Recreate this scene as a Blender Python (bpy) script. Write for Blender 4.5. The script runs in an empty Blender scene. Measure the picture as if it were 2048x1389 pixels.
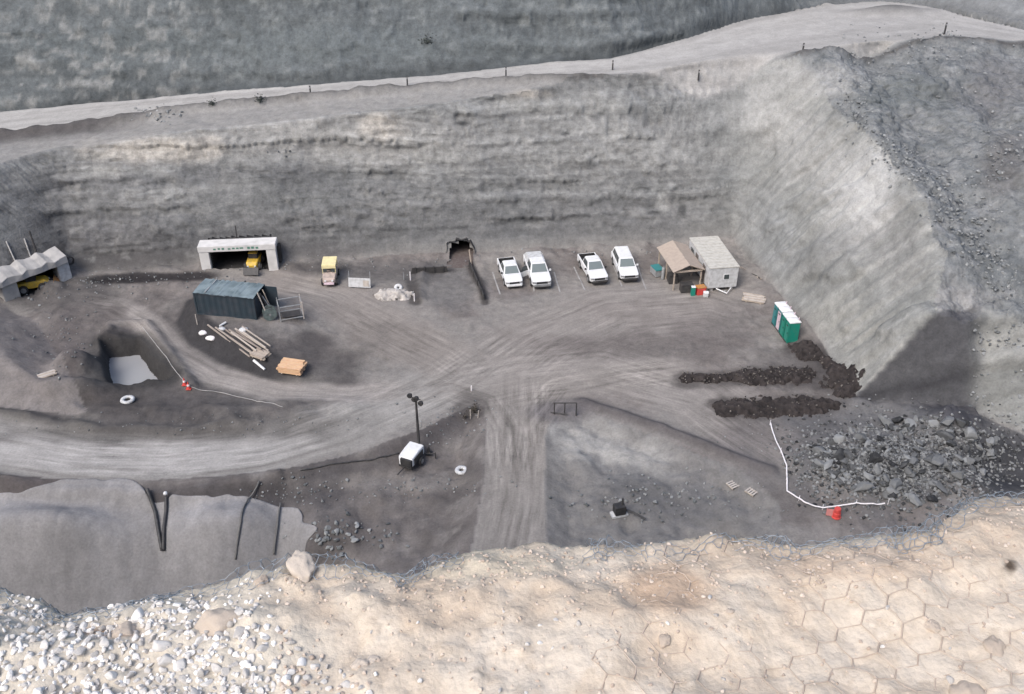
import bpy, bmesh, math, random
import numpy as np
from mathutils import Vector, Matrix
R = math.radians
# ------------------------------------------------------------------ camera, world, sun, exposure
scene = bpy.context.scene
CAMZ, PITCH, FPX = 46.0, R(33.0), 1900.0          # metres above the pit floor, tilt below level, focal length in photo pixels
cd = bpy.data.cameras.new('camera'); cd.sensor_width = 36.0; cd.lens = FPX / 2048 * 36.0
cd.clip_start = 0.05; cd.clip_end = 2000
cam = bpy.data.objects.new('camera', cd); scene.collection.objects.link(cam)
cam.location = (0, 0, CAMZ); cam.rotation_euler = (math.pi / 2 - PITCH, 0, 0)
scene.camera = cam
SUN_EL, SUN_AZ = 48.0, -142.0                       # azimuth from +Y towards +X
world = bpy.data.worlds.new('World'); scene.world = world; world.use_nodes = True
wn = world.node_tree; bg = wn.nodes['Background']
sky = wn.nodes.new('ShaderNodeTexSky'); sky.sky_type = 'NISHITA'; sky.sun_disc = False
sky.sun_elevation = R(SUN_EL); sky.sun_rotation = R(SUN_AZ)
sky.air_density = 1.0; sky.dust_density = 3.6; sky.ozone_density = 1.0
wn.links.new(sky.outputs[0], bg.inputs[0]); bg.inputs[1].default_value = 0.15
sd = bpy.data.lights.new('sun', 'SUN'); sd.energy = 1.5; sd.angle = R(30); sd.color = (1, .985, .96)
sun = bpy.data.objects.new('sun', sd); scene.collection.objects.link(sun)
sun.rotation_euler = Vector((-math.sin(R(SUN_AZ)) * math.cos(R(SUN_EL)), -math.cos(R(SUN_AZ)) * math.cos(R(SUN_EL)), -math.sin(R(SUN_EL)))).to_track_quat('-Z', 'Y').to_euler()
sun.location = (0, 40, 90)
vs = scene.view_settings; vs.view_transform = 'Standard'; vs.look = 'None'; vs.gamma = 1; vs.exposure = 0.72
vs.use_curve_mapping = False
rng = np.random.default_rng(7); random.seed(7)
COL = scene.collection
# ------------------------------------------------------------------ photo pixel -> direction, noise
cP, sP = math.cos(PITCH), math.sin(PITCH)
def ray(px, py):
    u = (px - 1024) / FPX; v = (py - 694.5) / FPX
    return Vector((u, cP - v * sP, -sP - v * cP))
def G(px, py, z=0.0):                              # where the sight line meets the level z
    d = ray(px, py); t = (z - CAMZ) / d.z
    return Vector((d.x * t, d.y * t, z))
def proj(X, Y, Z):                                 # world -> photo pixel
    dz = Z - CAMZ; dep = np.maximum(Y * cP - dz * sP, .05); dn = -Y * sP - dz * cP
    return 1024 + FPX * X / dep, 694.5 + FPX * dn / dep
def _h(ix, iy, iz, seed):
    h = (ix.astype(np.uint32) * np.uint32(374761393) + iy.astype(np.uint32) * np.uint32(668265263)
         + iz.astype(np.uint32) * np.uint32(2147483647 & 1274126177) + np.uint32(seed * 974711 % 4294967291))
    h = (h ^ (h >> np.uint32(13))) * np.uint32(1274126177)
    h = (h ^ (h >> np.uint32(15))) * np.uint32(2246822519)
    return (h ^ (h >> np.uint32(16))).astype(np.float64) / 4294967295.0 * 2 - 1
def vn(x, y, z=None, seed=1):
    x = np.asarray(x, float); y = np.asarray(y, float); z = np.zeros_like(x) if z is None else np.asarray(z, float)
    fx, fy, fz = np.floor(x), np.floor(y), np.floor(z)
    ix, iy, iz = fx.astype(np.int64), fy.astype(np.int64), fz.astype(np.int64)
    a, b, c = x - fx, y - fy, z - fz
    a = a * a * a * (a * (a * 6 - 15) + 10); b = b * b * b * (b * (b * 6 - 15) + 10); c = c * c * c * (c * (c * 6 - 15) + 10)
    r = 0
    for k in (0, 1):
        if k == 1 and not np.any(fz != z): break
        for j in (0, 1):
            for i in (0, 1):
                r = r + _h(ix + i, iy + j, iz + k, seed) * (a if i else 1 - a) * (b if j else 1 - b) * (c if k else 1 - c)
    return r
def fbm(x, y, z=None, o=4, seed=1, g=.5):
    r = 0; am = 1; f = 1; t = 0
    for i in range(o):
        r = r + am * vn(x * f + 17.3 * i, y * f + 5.1 * i, None if z is None else z * f, seed + i); t += am; am *= g; f *= 2.03
    return r / t * 1.5
def ss(a, b, x):
    t = np.clip((x - a) / (b - a), 0, 1); return t * t * (3 - 2 * t)
def lin(c):
    c = np.asarray(c, float) / 255.0
    return np.where(c <= .04045, c / 12.92, ((c + .055) / 1.055) ** 2.4)
KA = 0.66                                          # photo tone -> surface colour
def alb(*c): return tuple(np.clip(lin(c) * KA, 0, .85))
# ------------------------------------------------------------------ mesh helpers
def npmesh(name, co, quads, cols=None, attrs=None, smooth=True):
    me = bpy.data.meshes.new(name); n = len(quads); k = quads.shape[1]
    me.vertices.add(len(co)); me.vertices.foreach_set('co', np.asarray(co, np.float32).ravel())
    me.loops.add(n * k); me.loops.foreach_set('vertex_index', quads.astype(np.int32).ravel())
    me.polygons.add(n); me.polygons.foreach_set('loop_start', np.arange(0, n * k, k, dtype=np.int32))
    me.polygons.foreach_set('loop_total', np.full(n, k, np.int32))
    me.polygons.foreach_set('use_smooth', np.full(n, smooth, bool))
    me.update(calc_edges=True)
    if cols is not None:
        a = me.attributes.new('Col', 'FLOAT_COLOR', 'POINT')
        a.data.foreach_set('color', np.concatenate([cols, np.ones((len(cols), 1))], 1).astype(np.float32).ravel())
    for nm, v in (attrs or {}).items():
        a = me.attributes.new(nm, 'FLOAT_VECTOR', 'POINT'); a.data.foreach_set('vector', np.asarray(v, np.float32).ravel())
    me.validate(); return me
def link(name, me, mat=None, parent=None, loc=None):
    o = bpy.data.objects.new(name, me); COL.objects.link(o)
    if mat is not None and me is not None:
        if not me.materials: me.materials.append(mat)
    if parent is not None: o.parent = parent
    if loc is not None: o.location = loc
    return o
def tag(o, label=None, cat=None, group=None, kind=None):
    if label: o['label'] = label
    if cat: o['category'] = cat
    if group: o['group'] = group
    if kind: o['kind'] = kind
    return o
def empty(name, loc, rz=0, label=None, cat=None, group=None):
    o = bpy.data.objects.new(name, None); COL.objects.link(o); o.location = loc; o.rotation_euler = (0, 0, rz); o.empty_display_size = .3
    return tag(o, label, cat, group)
class MB:
    def __init__(s): s.v = []; s.f = []
    def add(s, v, f):
        b = len(s.v); s.v += [tuple(p) for p in v]; s.f += [tuple(i + b for i in q) for q in f]; return s
    def box(s, c, d, rz=0, rx=0, ry=0, tx=1, ty=1):   # tx, ty: taper of the top
        m = Matrix.Rotation(rz, 4, 'Z') @ Matrix.Rotation(ry, 4, 'Y') @ Matrix.Rotation(rx, 4, 'X')
        vv = []
        for z in (-.5, .5):
            kx, ky = (tx, ty) if z > 0 else (1, 1)
            for x, y in ((-.5, -.5), (.5, -.5), (.5, .5), (-.5, .5)):
                vv.append(m @ Vector((x * d[0] * kx, y * d[1] * ky, z * d[2])) + Vector(c))
        return s.add(vv, [(3, 2, 1, 0), (4, 5, 6, 7), (0, 1, 5, 4), (1, 2, 6, 5), (2, 3, 7, 6), (3, 0, 4, 7)])
    def tube(s, pts, r, n=6, cap=True):
        pts = [Vector(p) for p in pts]; rr = r if isinstance(r, (list, tuple)) else [r] * len(pts)
        vv = []; ff = []
        for i, p in enumerate(pts):
            t = (pts[min(i + 1, len(pts) - 1)] - pts[max(i - 1, 0)])
            t = t.normalized() if t.length > 1e-9 else Vector((0, 0, 1))
            a = t.cross(Vector((0, 0, 1)) if abs(t.z) < .9 else Vector((1, 0, 0))).normalized(); b = t.cross(a)
            for k in range(n):
                an = 2 * math.pi * k / n; vv.append(p + (a * math.cos(an) + b * math.sin(an)) * rr[i])
        for i in range(len(pts) - 1):
            for k in range(n):
                ff.append((i * n + k, i * n + (k + 1) % n, (i + 1) * n + (k + 1) % n, (i + 1) * n + k))
        if cap: ff += [tuple(range(n - 1, -1, -1)), tuple(range((len(pts) - 1) * n, len(pts) * n))]
        return s.add(vv, ff)
    def loft(s, secs, cap=True):
        n = len(secs[0]); vv = [p for q in secs for p in q]; ff = []
        for i in range(len(secs) - 1):
            for k in range(n): ff.append((i * n + k, i * n + (k + 1) % n, (i + 1) * n + (k + 1) % n, (i + 1) * n + k))
        if cap: ff += [tuple(range(n - 1, -1, -1)), tuple(range((len(secs) - 1) * n, len(secs) * n))]
        return s.add(vv, ff)
    def quad(s, a, b, c, d, th=.01):                  # thin solid panel
        a, b, c, d = map(Vector, (a, b, c, d)); nrm = (b - a).cross(d - a).normalized() * th
        return s.add([a, b, c, d, a + nrm, b + nrm, c + nrm, d + nrm], [(3, 2, 1, 0), (4, 5, 6, 7), (0, 1, 5, 4), (1, 2, 6, 5), (2, 3, 7, 6), (3, 0, 4, 7)])
    def build(s, name, mat, parent=None, bevel=0, smooth=False, loc=None):
        me = bpy.data.meshes.new(name); me.from_pydata(s.v, [], s.f)
        bm = bmesh.new(); bm.from_mesh(me); bmesh.ops.recalc_face_normals(bm, faces=bm.faces)
        if bevel: bmesh.ops.bevel(bm, geom=list(bm.edges), offset=bevel, segments=2, affect='EDGES', clamp_overlap=True)
        bm.to_mesh(me); bm.free()
        if smooth: me.polygons.foreach_set('use_smooth', [True] * len(me.polygons))
        return link(name, me, mat, parent, loc)
# ------------------------------------------------------------------ materials
def newmat(name):
    m = bpy.data.materials.new(name); m.use_nodes = True; nt = m.node_tree
    return m, nt, nt.nodes['Principled BSDF']
def nd(nt, t, **k):
    n = nt.nodes.new(t)
    for a, v in k.items(): setattr(n, a, v)
    return n
def paint(name, col, rough=.55, dirt=.25, dirtcol=(.14, .13, .12), metal=0, scale=3.0, bump=0.0):
    m, nt, b = newmat(name); L = nt.links.new
    tc = nd(nt, 'ShaderNodeTexCoord'); nz = nd(nt, 'ShaderNodeTexNoise'); nz.inputs['Scale'].default_value = scale; nz.inputs['Detail'].default_value = 6
    L(tc.outputs['Object'], nz.inputs['Vector'])
    rp = nd(nt, 'ShaderNodeValToRGB'); rp.color_ramp.elements[0].position = .42; rp.color_ramp.elements[1].position = .72
    rp.color_ramp.elements[0].color = (0, 0, 0, 1); rp.color_ramp.elements[1].color = (dirt * 2,) * 3 + (1,)
    L(nz.outputs['Fac'], rp.inputs[0])
    mx = nd(nt, 'ShaderNodeMix', data_type='RGBA'); mx.inputs[6].default_value = (*col, 1); mx.inputs[7].default_value = (*dirtcol, 1)
    L(rp.outputs[0], mx.inputs[0]); L(mx.outputs[2], b.inputs['Base Color'])
    b.inputs['Roughness'].default_value = rough; b.inputs['Metallic'].default_value = metal
    if bump:
        bp = nd(nt, 'ShaderNodeBump'); bp.inputs['Strength'].default_value = bump; bp.inputs['Distance'].default_value = .02
        n2 = nd(nt, 'ShaderNodeTexNoise'); n2.inputs['Scale'].default_value = scale * 6; n2.inputs['Detail'].default_value = 5
        L(tc.outputs['Object'], n2.inputs['Vector']); L(n2.outputs['Fac'], bp.inputs['Height']); L(bp.outputs[0], b.inputs['Normal'])
    return m
def stonemat(name, c0, c1, scale=6.0, rough=.9):
    m, nt, b = newmat(name); L = nt.links.new
    oi = nd(nt, 'ShaderNodeObjectInfo'); ge = nd(nt, 'ShaderNodeNewGeometry'); nz = nd(nt, 'ShaderNodeTexNoise'); nz.inputs['Scale'].default_value = scale; nz.inputs['Detail'].default_value = 7
    tc = nd(nt, 'ShaderNodeTexCoord'); L(tc.outputs['Object'], nz.inputs['Vector'])
    ad = nd(nt, 'ShaderNodeMath', operation='ADD'); L(oi.outputs['Random'], ad.inputs[0]); L(ge.outputs['Random Per Island'], ad.inputs[1])
    fr = nd(nt, 'ShaderNodeMath', operation='FRACT'); L(ad.outputs[0], fr.inputs[0])
    a2 = nd(nt, 'ShaderNodeMath', operation='MULTIPLY_ADD'); L(nz.outputs['Fac'], a2.inputs[0]); a2.inputs[1].default_value = .5; L(fr.outputs[0], a2.inputs[2])
    sb = nd(nt, 'ShaderNodeMath', operation='SUBTRACT', use_clamp=True); L(a2.outputs[0], sb.inputs[0]); sb.inputs[1].default_value = .25
    mx = nd(nt, 'ShaderNodeMix', data_type='RGBA'); mx.inputs[6].default_value = (*c0, 1); mx.inputs[7].default_value = (*c1, 1)
    L(sb.outputs[0], mx.inputs[0]); L(mx.outputs[2], b.inputs['Base Color']); b.inputs['Roughness'].default_value = rough; b.inputs['Specular IOR Level'].default_value = .2
    bp = nd(nt, 'ShaderNodeBump'); bp.inputs['Strength'].default_value = .5; bp.inputs['Distance'].default_value = .03
    L(nz.outputs['Fac'], bp.inputs['Height']); L(bp.outputs[0], b.inputs['Normal'])
    return m
M = {}
M['white'] = paint('white_paint', (.66, .67, .68), .4, .16, (.42, .40, .385))
M['white_dirty'] = paint('dusty_white_paint', (.5, .51, .52), .6, .22)
M['roof_white'] = paint('weathered_white_roof', (.46, .45, .415), .7, .3, (.27, .25, .22))
M['glass'] = paint('dark_glass', (.05, .062, .065), .08, .05)
M['windshield'] = paint('windshield_glass', (.14, .165, .165), .06, .1, (.2, .2, .2))
M['black'] = paint('black_rubber', (.018, .018, .02), .75, .2, (.08, .075, .07))
M['dark'] = paint('dark_steel', (.035, .034, .035), .6, .2, (.1, .09, .085))
M['chrome'] = paint('dull_metal', (.35, .36, .37), .35, .2, metal=.6)
M['grey'] = paint('grey_steel', (.28, .29, .3), .5, .3)
M['wood'] = paint('weathered_timber', (.40, .34, .28), .85, .3, (.2, .17, .15), bump=.3)
M['wood_new'] = paint('fresh_timber', (.60, .40, .24), .8, .2, (.4, .22, .12))
M['plywood'] = paint('tan_plywood', (.36, .30, .25), .85, .25, (.24, .2, .18))
M['woodpole'] = paint('pale_pole_wood', (.46, .42, .38), .85, .25, (.22, .19, .18))
M['yellow'] = paint('machine_yellow', (.55, .36, .04), .5, .2)
M['cream'] = paint('cream_yellow_paint', (.72, .64, .36), .5, .12)
M['orange'] = paint('worn_orange', (.45, .2, .05), .55, .3)
M['blue'] = paint('container_blue', (.02, .034, .046), .6, .25, (.06, .06, .07), scale=1.2)
M['blue_roof'] = paint('container_roof_blue', (.17, .215, .235), .65, .42, (.07, .1, .11), scale=1.1, bump=.4)
M['teal'] = paint('teal_plastic', (.03, .19, .2), .45, .1)
M['green'] = paint('green_plastic', (.01, .21, .155), .45, .1)
M['pink'] = paint('pale_pink_plastic', (.6, .48, .53), .5, .1)
M['red'] = paint('red_plastic', (.55, .06, .05), .5, .1)
M['tape'] = paint('white_tape', (.75, .72, .73), .6, .08)
M['concrete'] = paint('pale_concrete', (.36, .35, .34), .9, .4, (.2, .2, .2), scale=.9, bump=.5)
M['portal'] = paint('portal_concrete', (.58, .57, .56), .85, .25, (.34, .34, .33), scale=1.2)
M['tunnel'] = paint('tunnel_rock', (.035, .034, .034), .9, .3, (.06, .055, .055), bump=.8)
M['sign_green'] = paint('faded_green_lettering', (.08, .2, .15), .7, .1)
M['brick'] = paint('reddish_rubble', (.26, .2, .19), .9, .3)
# ------------------------------------------------------------------ terrain (height field of the pit)
def W2(pts, z=0.0): return np.array([[*G(x, y, z).xy] for x, y in pts])
def pdist(X, Y, P, closed=False, extra=None):
    best = np.full(X.shape, 1e9); S = np.zeros(X.shape); T = np.zeros(X.shape); wsum = 0; wval = 0; acc = 0.0
    n = len(P)
    for i in range(n if closed else n - 1):
        a = P[i]; b = P[(i + 1) % n]; d = b - a; L = math.hypot(*d)
        if L < 1e-6: continue
        t = ((X - a[0]) * d[0] + (Y - a[1]) * d[1]) / L / L; tc = np.clip(t, 0, 1)
        dx = X - a[0] - tc * d[0]; dy = Y - a[1] - tc * d[1]; D = np.hypot(dx, dy)
        sg = np.sign((X - a[0]) * d[1] - (Y - a[1]) * d[0]); k = D < best
        best = np.where(k, D, best); S = np.where(k, acc + tc * L, S); T = np.where(k, sg * D, T)
        if extra is not None:
            w = 1.0 / (D * D + .4) ** 2; wsum = wsum + w; wval = wval + w * extra[i]
        acc += L
    return (best, S, T) if extra is None else (best, wval / wsum)
def inside(X, Y, P):
    r = np.zeros(X.shape, bool); n = len(P)
    for i in range(n):
        x0, y0 = P[i]; x1, y1 = P[(i + 1) % n]
        c = ((y0 > Y) != (y1 > Y)); 
        with np.errstate(divide='ignore', invalid='ignore'): r ^= c & (X < (x1 - x0) * (Y - y0) / (y1 - y0 + 1e-12) + x0)
    return r
# floor outline: (pixel, steepness of the wall that rises behind the edge starting here)
FL = [(-420, 760, 1.6), (-120, 655, 1.7), (0, 606, 1.8), (40, 592, 1.8), (150, 550, 1.9), (300, 545, 2.3), (480, 533, 2.5), (700, 520, 2.5), (900, 515, 2.5),
      (1200, 500, 2.5), (1462, 488, 1.8), (1560, 600, 1.75), (1640, 690, 1.35), (1704, 806, 3.0), (1930, 826, .75), (2055, 876, .7), (2300, 1000, .7)]
FP = np.array([[*G(x, y).xy] for x, y, s in FL]); FS = [s for _, _, s in FL] + [.7, 1, 1]
FP = np.vstack([FP, [[60, 25], [60, -10], [-90, -10]]]); FS += [1] * (len(FP) - len(FS))
RX = np.array([-80, -60, -48, -20, 0, 20, 35, 55, 80.]); RH = np.array([9.5, 10.3, 11.2, 13.8, 15.3, 17.3, 18.4, 19, 19.5])
def hr(x): return np.interp(x, RX, RH)
def atroad(px, py):
    z = 15.0
    for _ in range(12): p = G(px, py, z); z = .5 * z + .5 * float(hr(p.x))
    return p
NE = np.array([[*atroad(x, y).xy] for x, y in [(-150, 290), (0, 262), (160, 245), (400, 213), (620, 190), (800, 175), (1000, 160), (1220, 150), (1400, 134), (1560, 108), (1700, 92), (1888, 74), (2048, 80), (2250, 100)]])
FE = np.array([[*atroad(x, y).xy] for x, y in [(-150, 240), (0, 222), (200, 203), (430, 186), (620, 172), (800, 155), (1000, 137), (1220, 116), (1380, 76), (1500, 38), (1650, 9), (1760, 1), (1850, 10), (1950, 36), (2048, 58), (2250, 90)]])
def ynear(x): return np.interp(x, NE[:, 0], NE[:, 1])
def yfar(x): return np.interp(x, FE[:, 0], FE[:, 1])
ROADS = [  # name, centre line in photo pixels, half width in metres
    ('r_main', [(-420, 800), (-200, 850), (0, 893), (150, 917), (330, 922), (520, 902), (680, 858), (800, 805), (900, 760), (1010, 690)], 2.7),
    ('r_mid', [(1040, 735), (1038, 800), (1036, 900), (1030, 1000), (1010, 1100), (990, 1220)], 2.1),
    ('r_west', [(110, 604), (230, 612), (300, 650), (350, 708), (430, 752), (560, 785), (700, 792), (850, 770)], 1.25),
    ('r_portal', [(480, 548), (560, 572), (660, 598), (760, 650), (880, 710), (960, 760)], 2.6),
    ('r_east', [(860, 790), (1050, 752), (1200, 735), (1400, 790), (1560, 900), (1650, 980)], 3.4),
    ('r_lot', [(980, 760), (1080, 690), (1230, 625), (1420, 610), (1500, 640)], 4.5),
    ('r_bend', [(1040, 1000), (1062, 850), (1120, 778), (1250, 750), (1420, 735)], 1.6),
    ('r_turn', [(1025, 1000), (1008, 860), (975, 800), (900, 775), (800, 790)], 1.5)]
RW = [W2(p) for _, p, _ in ROADS]
EDGE = W2([(-420, 940), (-200, 952), (0, 952), (150, 960), (300, 961), (450, 953), (600, 933), (700, 910), (830, 866), (900, 833), (950, 806), (968, 812), (974, 860), (970, 950), (950, 1060), (925, 1180), (900, 1400)])
LOWL = np.vstack([EDGE, [[-6, -10], [-90, -10], [-90, 45]]])
LOWR = np.vstack([W2([(1092, 860), (1110, 835), (1160, 818), (1300, 872), (1480, 945), (1560, 1010), (1560, 1120), (1560, 1400)]), W2([(1110, 1400), (1095, 1100), (1090, 950)])])
PLAT = W2([(420, 575), (372, 605), (352, 645), (378, 690), (440, 726), (520, 756), (590, 772), (650, 760)])
SUMP = W2([(216, 716), (276, 712), (304, 745), (336, 784), (300, 782), (286, 789), (238, 793), (226, 760)], -1.5)
LBANK = W2([(-420, 640), (0, 612), (75, 650), (130, 740), (178, 834), (60, 828), (-100, 800), (-420, 760)])
def height(X, Y, detail=True):
    dp, sl = pdist(X, Y, FP, True, FS); ins = inside(X, Y, FP); d = np.where(ins, -dp, dp)
    n1 = fbm(X * .09, Y * .09, o=4, seed=3); n2 = fbm(X * .45, Y * .45, o=4, seed=9)
    fl = .14 * n1 + .05 * n2
    road = np.zeros(X.shape); rds = []
    for (nm, _, hw), P in zip(ROADS, RW):
        D, S, T = pdist(X, Y, P); Lt = float(np.sum(np.hypot(*np.diff(P, axis=0).T))); mk = (1 - ss(hw * .7, hw * 1.6, D)) * ss(0, 4.5, S) * (1 - ss(Lt - 4.5, Lt, S)); road = np.maximum(road, mk); rds.append((S, T, mk))
    fl = fl * (1 - .65 * road) + (1 - road) * .10 * np.abs(fbm(X * .8, Y * .8, o=3, seed=21))
    # raised platform with the dark bank round the container
    D, S, T = pdist(X, Y, PLAT); side = -T
    fl += np.where(side > 0, 1.55 * ss(0, 2.0, side), 0) * (1 - ss(-24, -14.5, X)) * (1 - ss(76.5, 81, Y))
    # bank at the left
    ib = inside(X, Y, LBANK); D, _, _ = pdist(X, Y, LBANK, True); fl += np.where(ib, np.minimum(D * .55, 1.6 + .12 * D), 0)
    # low hummock between the loop and the track
    for (px, py, rx, ry, h) in [(300, 832, 7, 1.3, .55), (520, 838, 6, 1.4, .5), (640, 812, 4, 1.2, .35), (120, 640, 3, 2.5, .5), (120, 590, 4, 1.6, .6), (270, 575, 7, 1.2, .35)]:
        c = G(px, py); fl += h * np.exp(-((X - c.x) / rx) ** 2 - ((Y - c.y) / ry) ** 2) * (1 + .5 * n2)
    # spoil heaps beside the sump
    for (px, py, rx, ry, h) in [(148, 724, 1.9, 1.7, 1.8), (158, 770, 2.4, 1.2, 1.7), (225, 672, .8, 1.8, .5), (322, 735, .5, 1.7, .35)]:
        c = G(px, py, h * .6); fl += h * np.exp(-(np.abs((X - c.x) / rx) ** 2.6) - np.abs((Y - c.y) / ry) ** 2.6) * (1 + .25 * n2)
    si = inside(X, Y, SUMP); D, _, _ = pdist(X, Y, SUMP, True); D = D + .25 * n2
    fl = np.where(si, -2.1, np.minimum(fl, -1.75 + 4.2 * np.maximum(D, 0)))
    D, S, T = pdist(X, Y, W2([(205, 690), (225, 652), (290, 650), (340, 712), (385, 776)])); fl += .55 * np.exp(-(D / .6) ** 2) * (1 + .5 * n2) * (1 - si)
    # lower ground on the camera side of the loop road
    il = inside(X, Y, LOWL); D, _, _ = pdist(X, Y, EDGE); wl = 1 - ss(-17, -13.5, X)
    dL = wl * np.minimum(np.maximum(D - .3, 0) * .95, 13) + (1 - wl) * (np.minimum(np.maximum(D - .2, 0) * .55, 1.1 + .25 * n1) + .09 * D)
    pdE = D
    fl = np.where(il, fl - dL + (.5 * fbm(X * .3, Y * .3, o=4, seed=31)) * ss(1, 4, D) * (1 - wl), fl)
    for (px, py, rx, ry, h) in [(150, 1080, 5.0, 4.5, 3.6), (470, 1085, 4.0, 4.0, 3.0), (-40, 1130, 4, 4, 1.6)]:
        c = G(px, py, -4); fl += il * h * np.exp(-((X - c.x) / rx) ** 2 - ((Y - c.y) / ry) ** 2) * ss(1.0, 4.5, pdE)
    c = G(650, 1085); fl -= 2.2 * np.exp(-((X - c.x) / 2.2) ** 2 - ((Y - c.y) / 1.6) ** 2)
    ir = inside(X, Y, LOWR); D, _, _ = pdist(X, Y, LOWR, True)
    fl = np.where(ir, fl - np.minimum(D * .35, .55) - .05 * D + (.3 * n1 + .35 * fbm(X * .4, Y * .4, o=4, seed=33)) * ss(.3, 2.5, D), fl)
    # low berm along the ditch east of the junction
    D, S, T = pdist(X, Y, W2([(1165, 806), (1260, 838), (1400, 890), (1540, 948)])); fl += .38 * np.exp(-(D / .5) ** 2)
    # berms on the loop road
    D, S, T = pdist(X, Y, RW[0]); side = T
    fl += .4 * np.exp(-((D - 3.4 - .3 * n1) / .5) ** 2) * (S < 42) * (1 + .5 * n2)
    # trench to the small adit
    tr = W2([(905, 545), (900, 585), (905, 620)]); D, S, T = pdist(X, Y, tr); 
    fl += .3 * np.exp(-((D - 3.0) / .55) ** 2) * ((Y > G(900, 606).y)) * (1 + .4 * n2)
    # rubble hump in the pocket at the right
    for (px, py, rx, ry, h) in [(1800, 930, 6.5, 3.6, 1.7), (1905, 850, 3.2, 2.2, 2.4), (1690, 930, 3, 2.4, .9)]:
        c = G(px, py, h * .5); fl += h * np.exp(-((X - c.x) / rx) ** 2 - ((Y - c.y) / ry) ** 2) * (1 + .3 * n2)
    c = G(2030, 935); fl -= 1.6 * np.exp(-((X - c.x) / 3.5) ** 2 - ((Y - c.y) / 2.2) ** 2)
    # bench, right-hand slope
    yn = ynear(X); yf = yfar(X); h0 = hr(X)
    w = ss(16, 31, X); be = h0 - .3 * ss(0, 5, yn - Y)
    be = be - w * .235 * np.maximum(yn - 2 - Y, 0) + (.25 + .9 * w * ss(1, 11, yn - Y)) * n1 + (.1 + .25 * w * ss(1, 8, yn - Y)) * n2
    be = be - w * 1.6 * np.exp(-((X - 37 - .25 * (100 - Y) * .4) / 3.0) ** 2) * ss(60, 75, Y)      # shallow gully
    be = be - w * 3.4 * (1 - ss(58, 74, Y))
    be += .65 * np.exp(-((Y - yn + 1.3 + .3 * n1) / .75) ** 2) * (1 + .25 * n2) * (1 - .5 * ss(40, 50, X))
    inr = ss(-.1, .5, Y - yn) * (1 - ss(-.5, .1, Y - yf)); be = be * (1 - inr) + inr * (h0 + .05 * n1)
    lens = atroad(1780, 26); be += .9 * np.exp(-((X - lens.x) / 4.2) ** 2 - ((Y - lens.y) / 1.3) ** 2)
    su = 1.65 - 1.2 * ss(30, 48, X); up = np.maximum(Y - yf - .9 - .5 * n1, 0)
    be = be + np.where(Y > yf, np.minimum(up * su, 30) - .35 * np.exp(-((Y - yf - .5) / .4) ** 2) + .3 * np.exp(-((Y - yf - 1.2) / .5) ** 2) * ss(0, 10, X), 0)
    prof = np.maximum(d, 0) * sl
    def pdl(p, q, s_): t_ = (q - p).xy.normalized(); return ((X - p.x) * -t_.y + (Y - p.y) * t_.x) * s_     # signed distance from a line
    dL = pdl(G(1640, 690), G(1704, 806), 1); dN = pdl(G(1704, 806), G(1930, 826), 1)
    wt = ss(23.5, 25.5, X) * (1 - ss(68, 72.5, Y)) * (1 - ss(35.5, 38, X)); pl = np.maximum(np.minimum(1.35 * dL, 3.0 * dN), 0)
    prof = prof * (1 - wt) + wt * pl; nose = wt * ss(-.25, .25, 1.35 * dL - 3.0 * dN) * ss(-.4, 0, dN)
    wall = fl * (1 - ss(-1, 1.5, d)) + prof * 1.0 + .0
    wall = wall + .55 * ss(-3, 0, d) * np.exp(-np.maximum(d, 0) * 1.5) * (1 + .6 * n2) * (sl > 1.2)         # toe debris
    k = .5 + 3.2 * w * ss(68, 82, Y); hmix = np.clip(.5 + .5 * (be - wall) / k, 0, 1)
    z = be * (1 - hmix) + wall * hmix - k * hmix * (1 - hmix)
    z = np.where(d < -3, fl, z)
    return z, dict(d=d, sl=sl, be=be, wall=wall, yn=yn, yf=yf, ins=ins, rds=rds, road=road, il=il, ir=ir, wl=wl, n1=n1, n2=n2, w=w, si=si, ib=ib, nose=nose)
def axis(br):                                   # [(start, step), ..., (end, None)]
    r = []
    for (a, st), (b, _) in zip(br[:-1], br[1:]): r.append(np.arange(a, b - st * .3, st))
    return np.concatenate(r + [np.array([br[-1][0]])])
gx = axis([(-90, 2.0), (-56, .35), (-46, .19), (22, .12), (37, .2), (50, .35), (60, 1.5), (85, None)])
gy = axis([(8, 1.5), (30, .5), (42, .2), (82, .085), (94.5, .2), (108, .4), (125, 1.5), (150, None)])
X, Y = np.meshgrid(gx, gy); Z, T = height(X, Y)
NX, NY = len(gx), len(gy)
def hf(x, y):                                   # bilinear height
    x = np.clip(x, gx[0], gx[-1] - 1e-6); y = np.clip(y, gy[0], gy[-1] - 1e-6)
    i = min(max(int(np.searchsorted(gx, x, 'right') - 1), 0), NX - 2); j = min(max(int(np.searchsorted(gy, y, 'right') - 1), 0), NY - 2)
    a = (x - gx[i]) / (gx[i + 1] - gx[i]); b = (y - gy[j]) / (gy[j + 1] - gy[j])
    return float((Z[j, i] * (1 - a) + Z[j, i + 1] * a) * (1 - b) + (Z[j + 1, i] * (1 - a) + Z[j + 1, i + 1] * a) * b)
def hfv(x, y):
    x = np.clip(x, gx[0], gx[-1] - 1e-6); y = np.clip(y, gy[0], gy[-1] - 1e-6)
    i = np.clip(np.searchsorted(gx, x, 'right') - 1, 0, NX - 2); j = np.clip(np.searchsorted(gy, y, 'right') - 1, 0, NY - 2)
    a = (x - gx[i]) / (gx[i + 1] - gx[i]); b = (y - gy[j]) / (gy[j + 1] - gy[j])
    return (Z[j, i] * (1 - a) + Z[j, i + 1] * a) * (1 - b) + (Z[j + 1, i] * (1 - a) + Z[j + 1, i + 1] * a) * b
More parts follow.
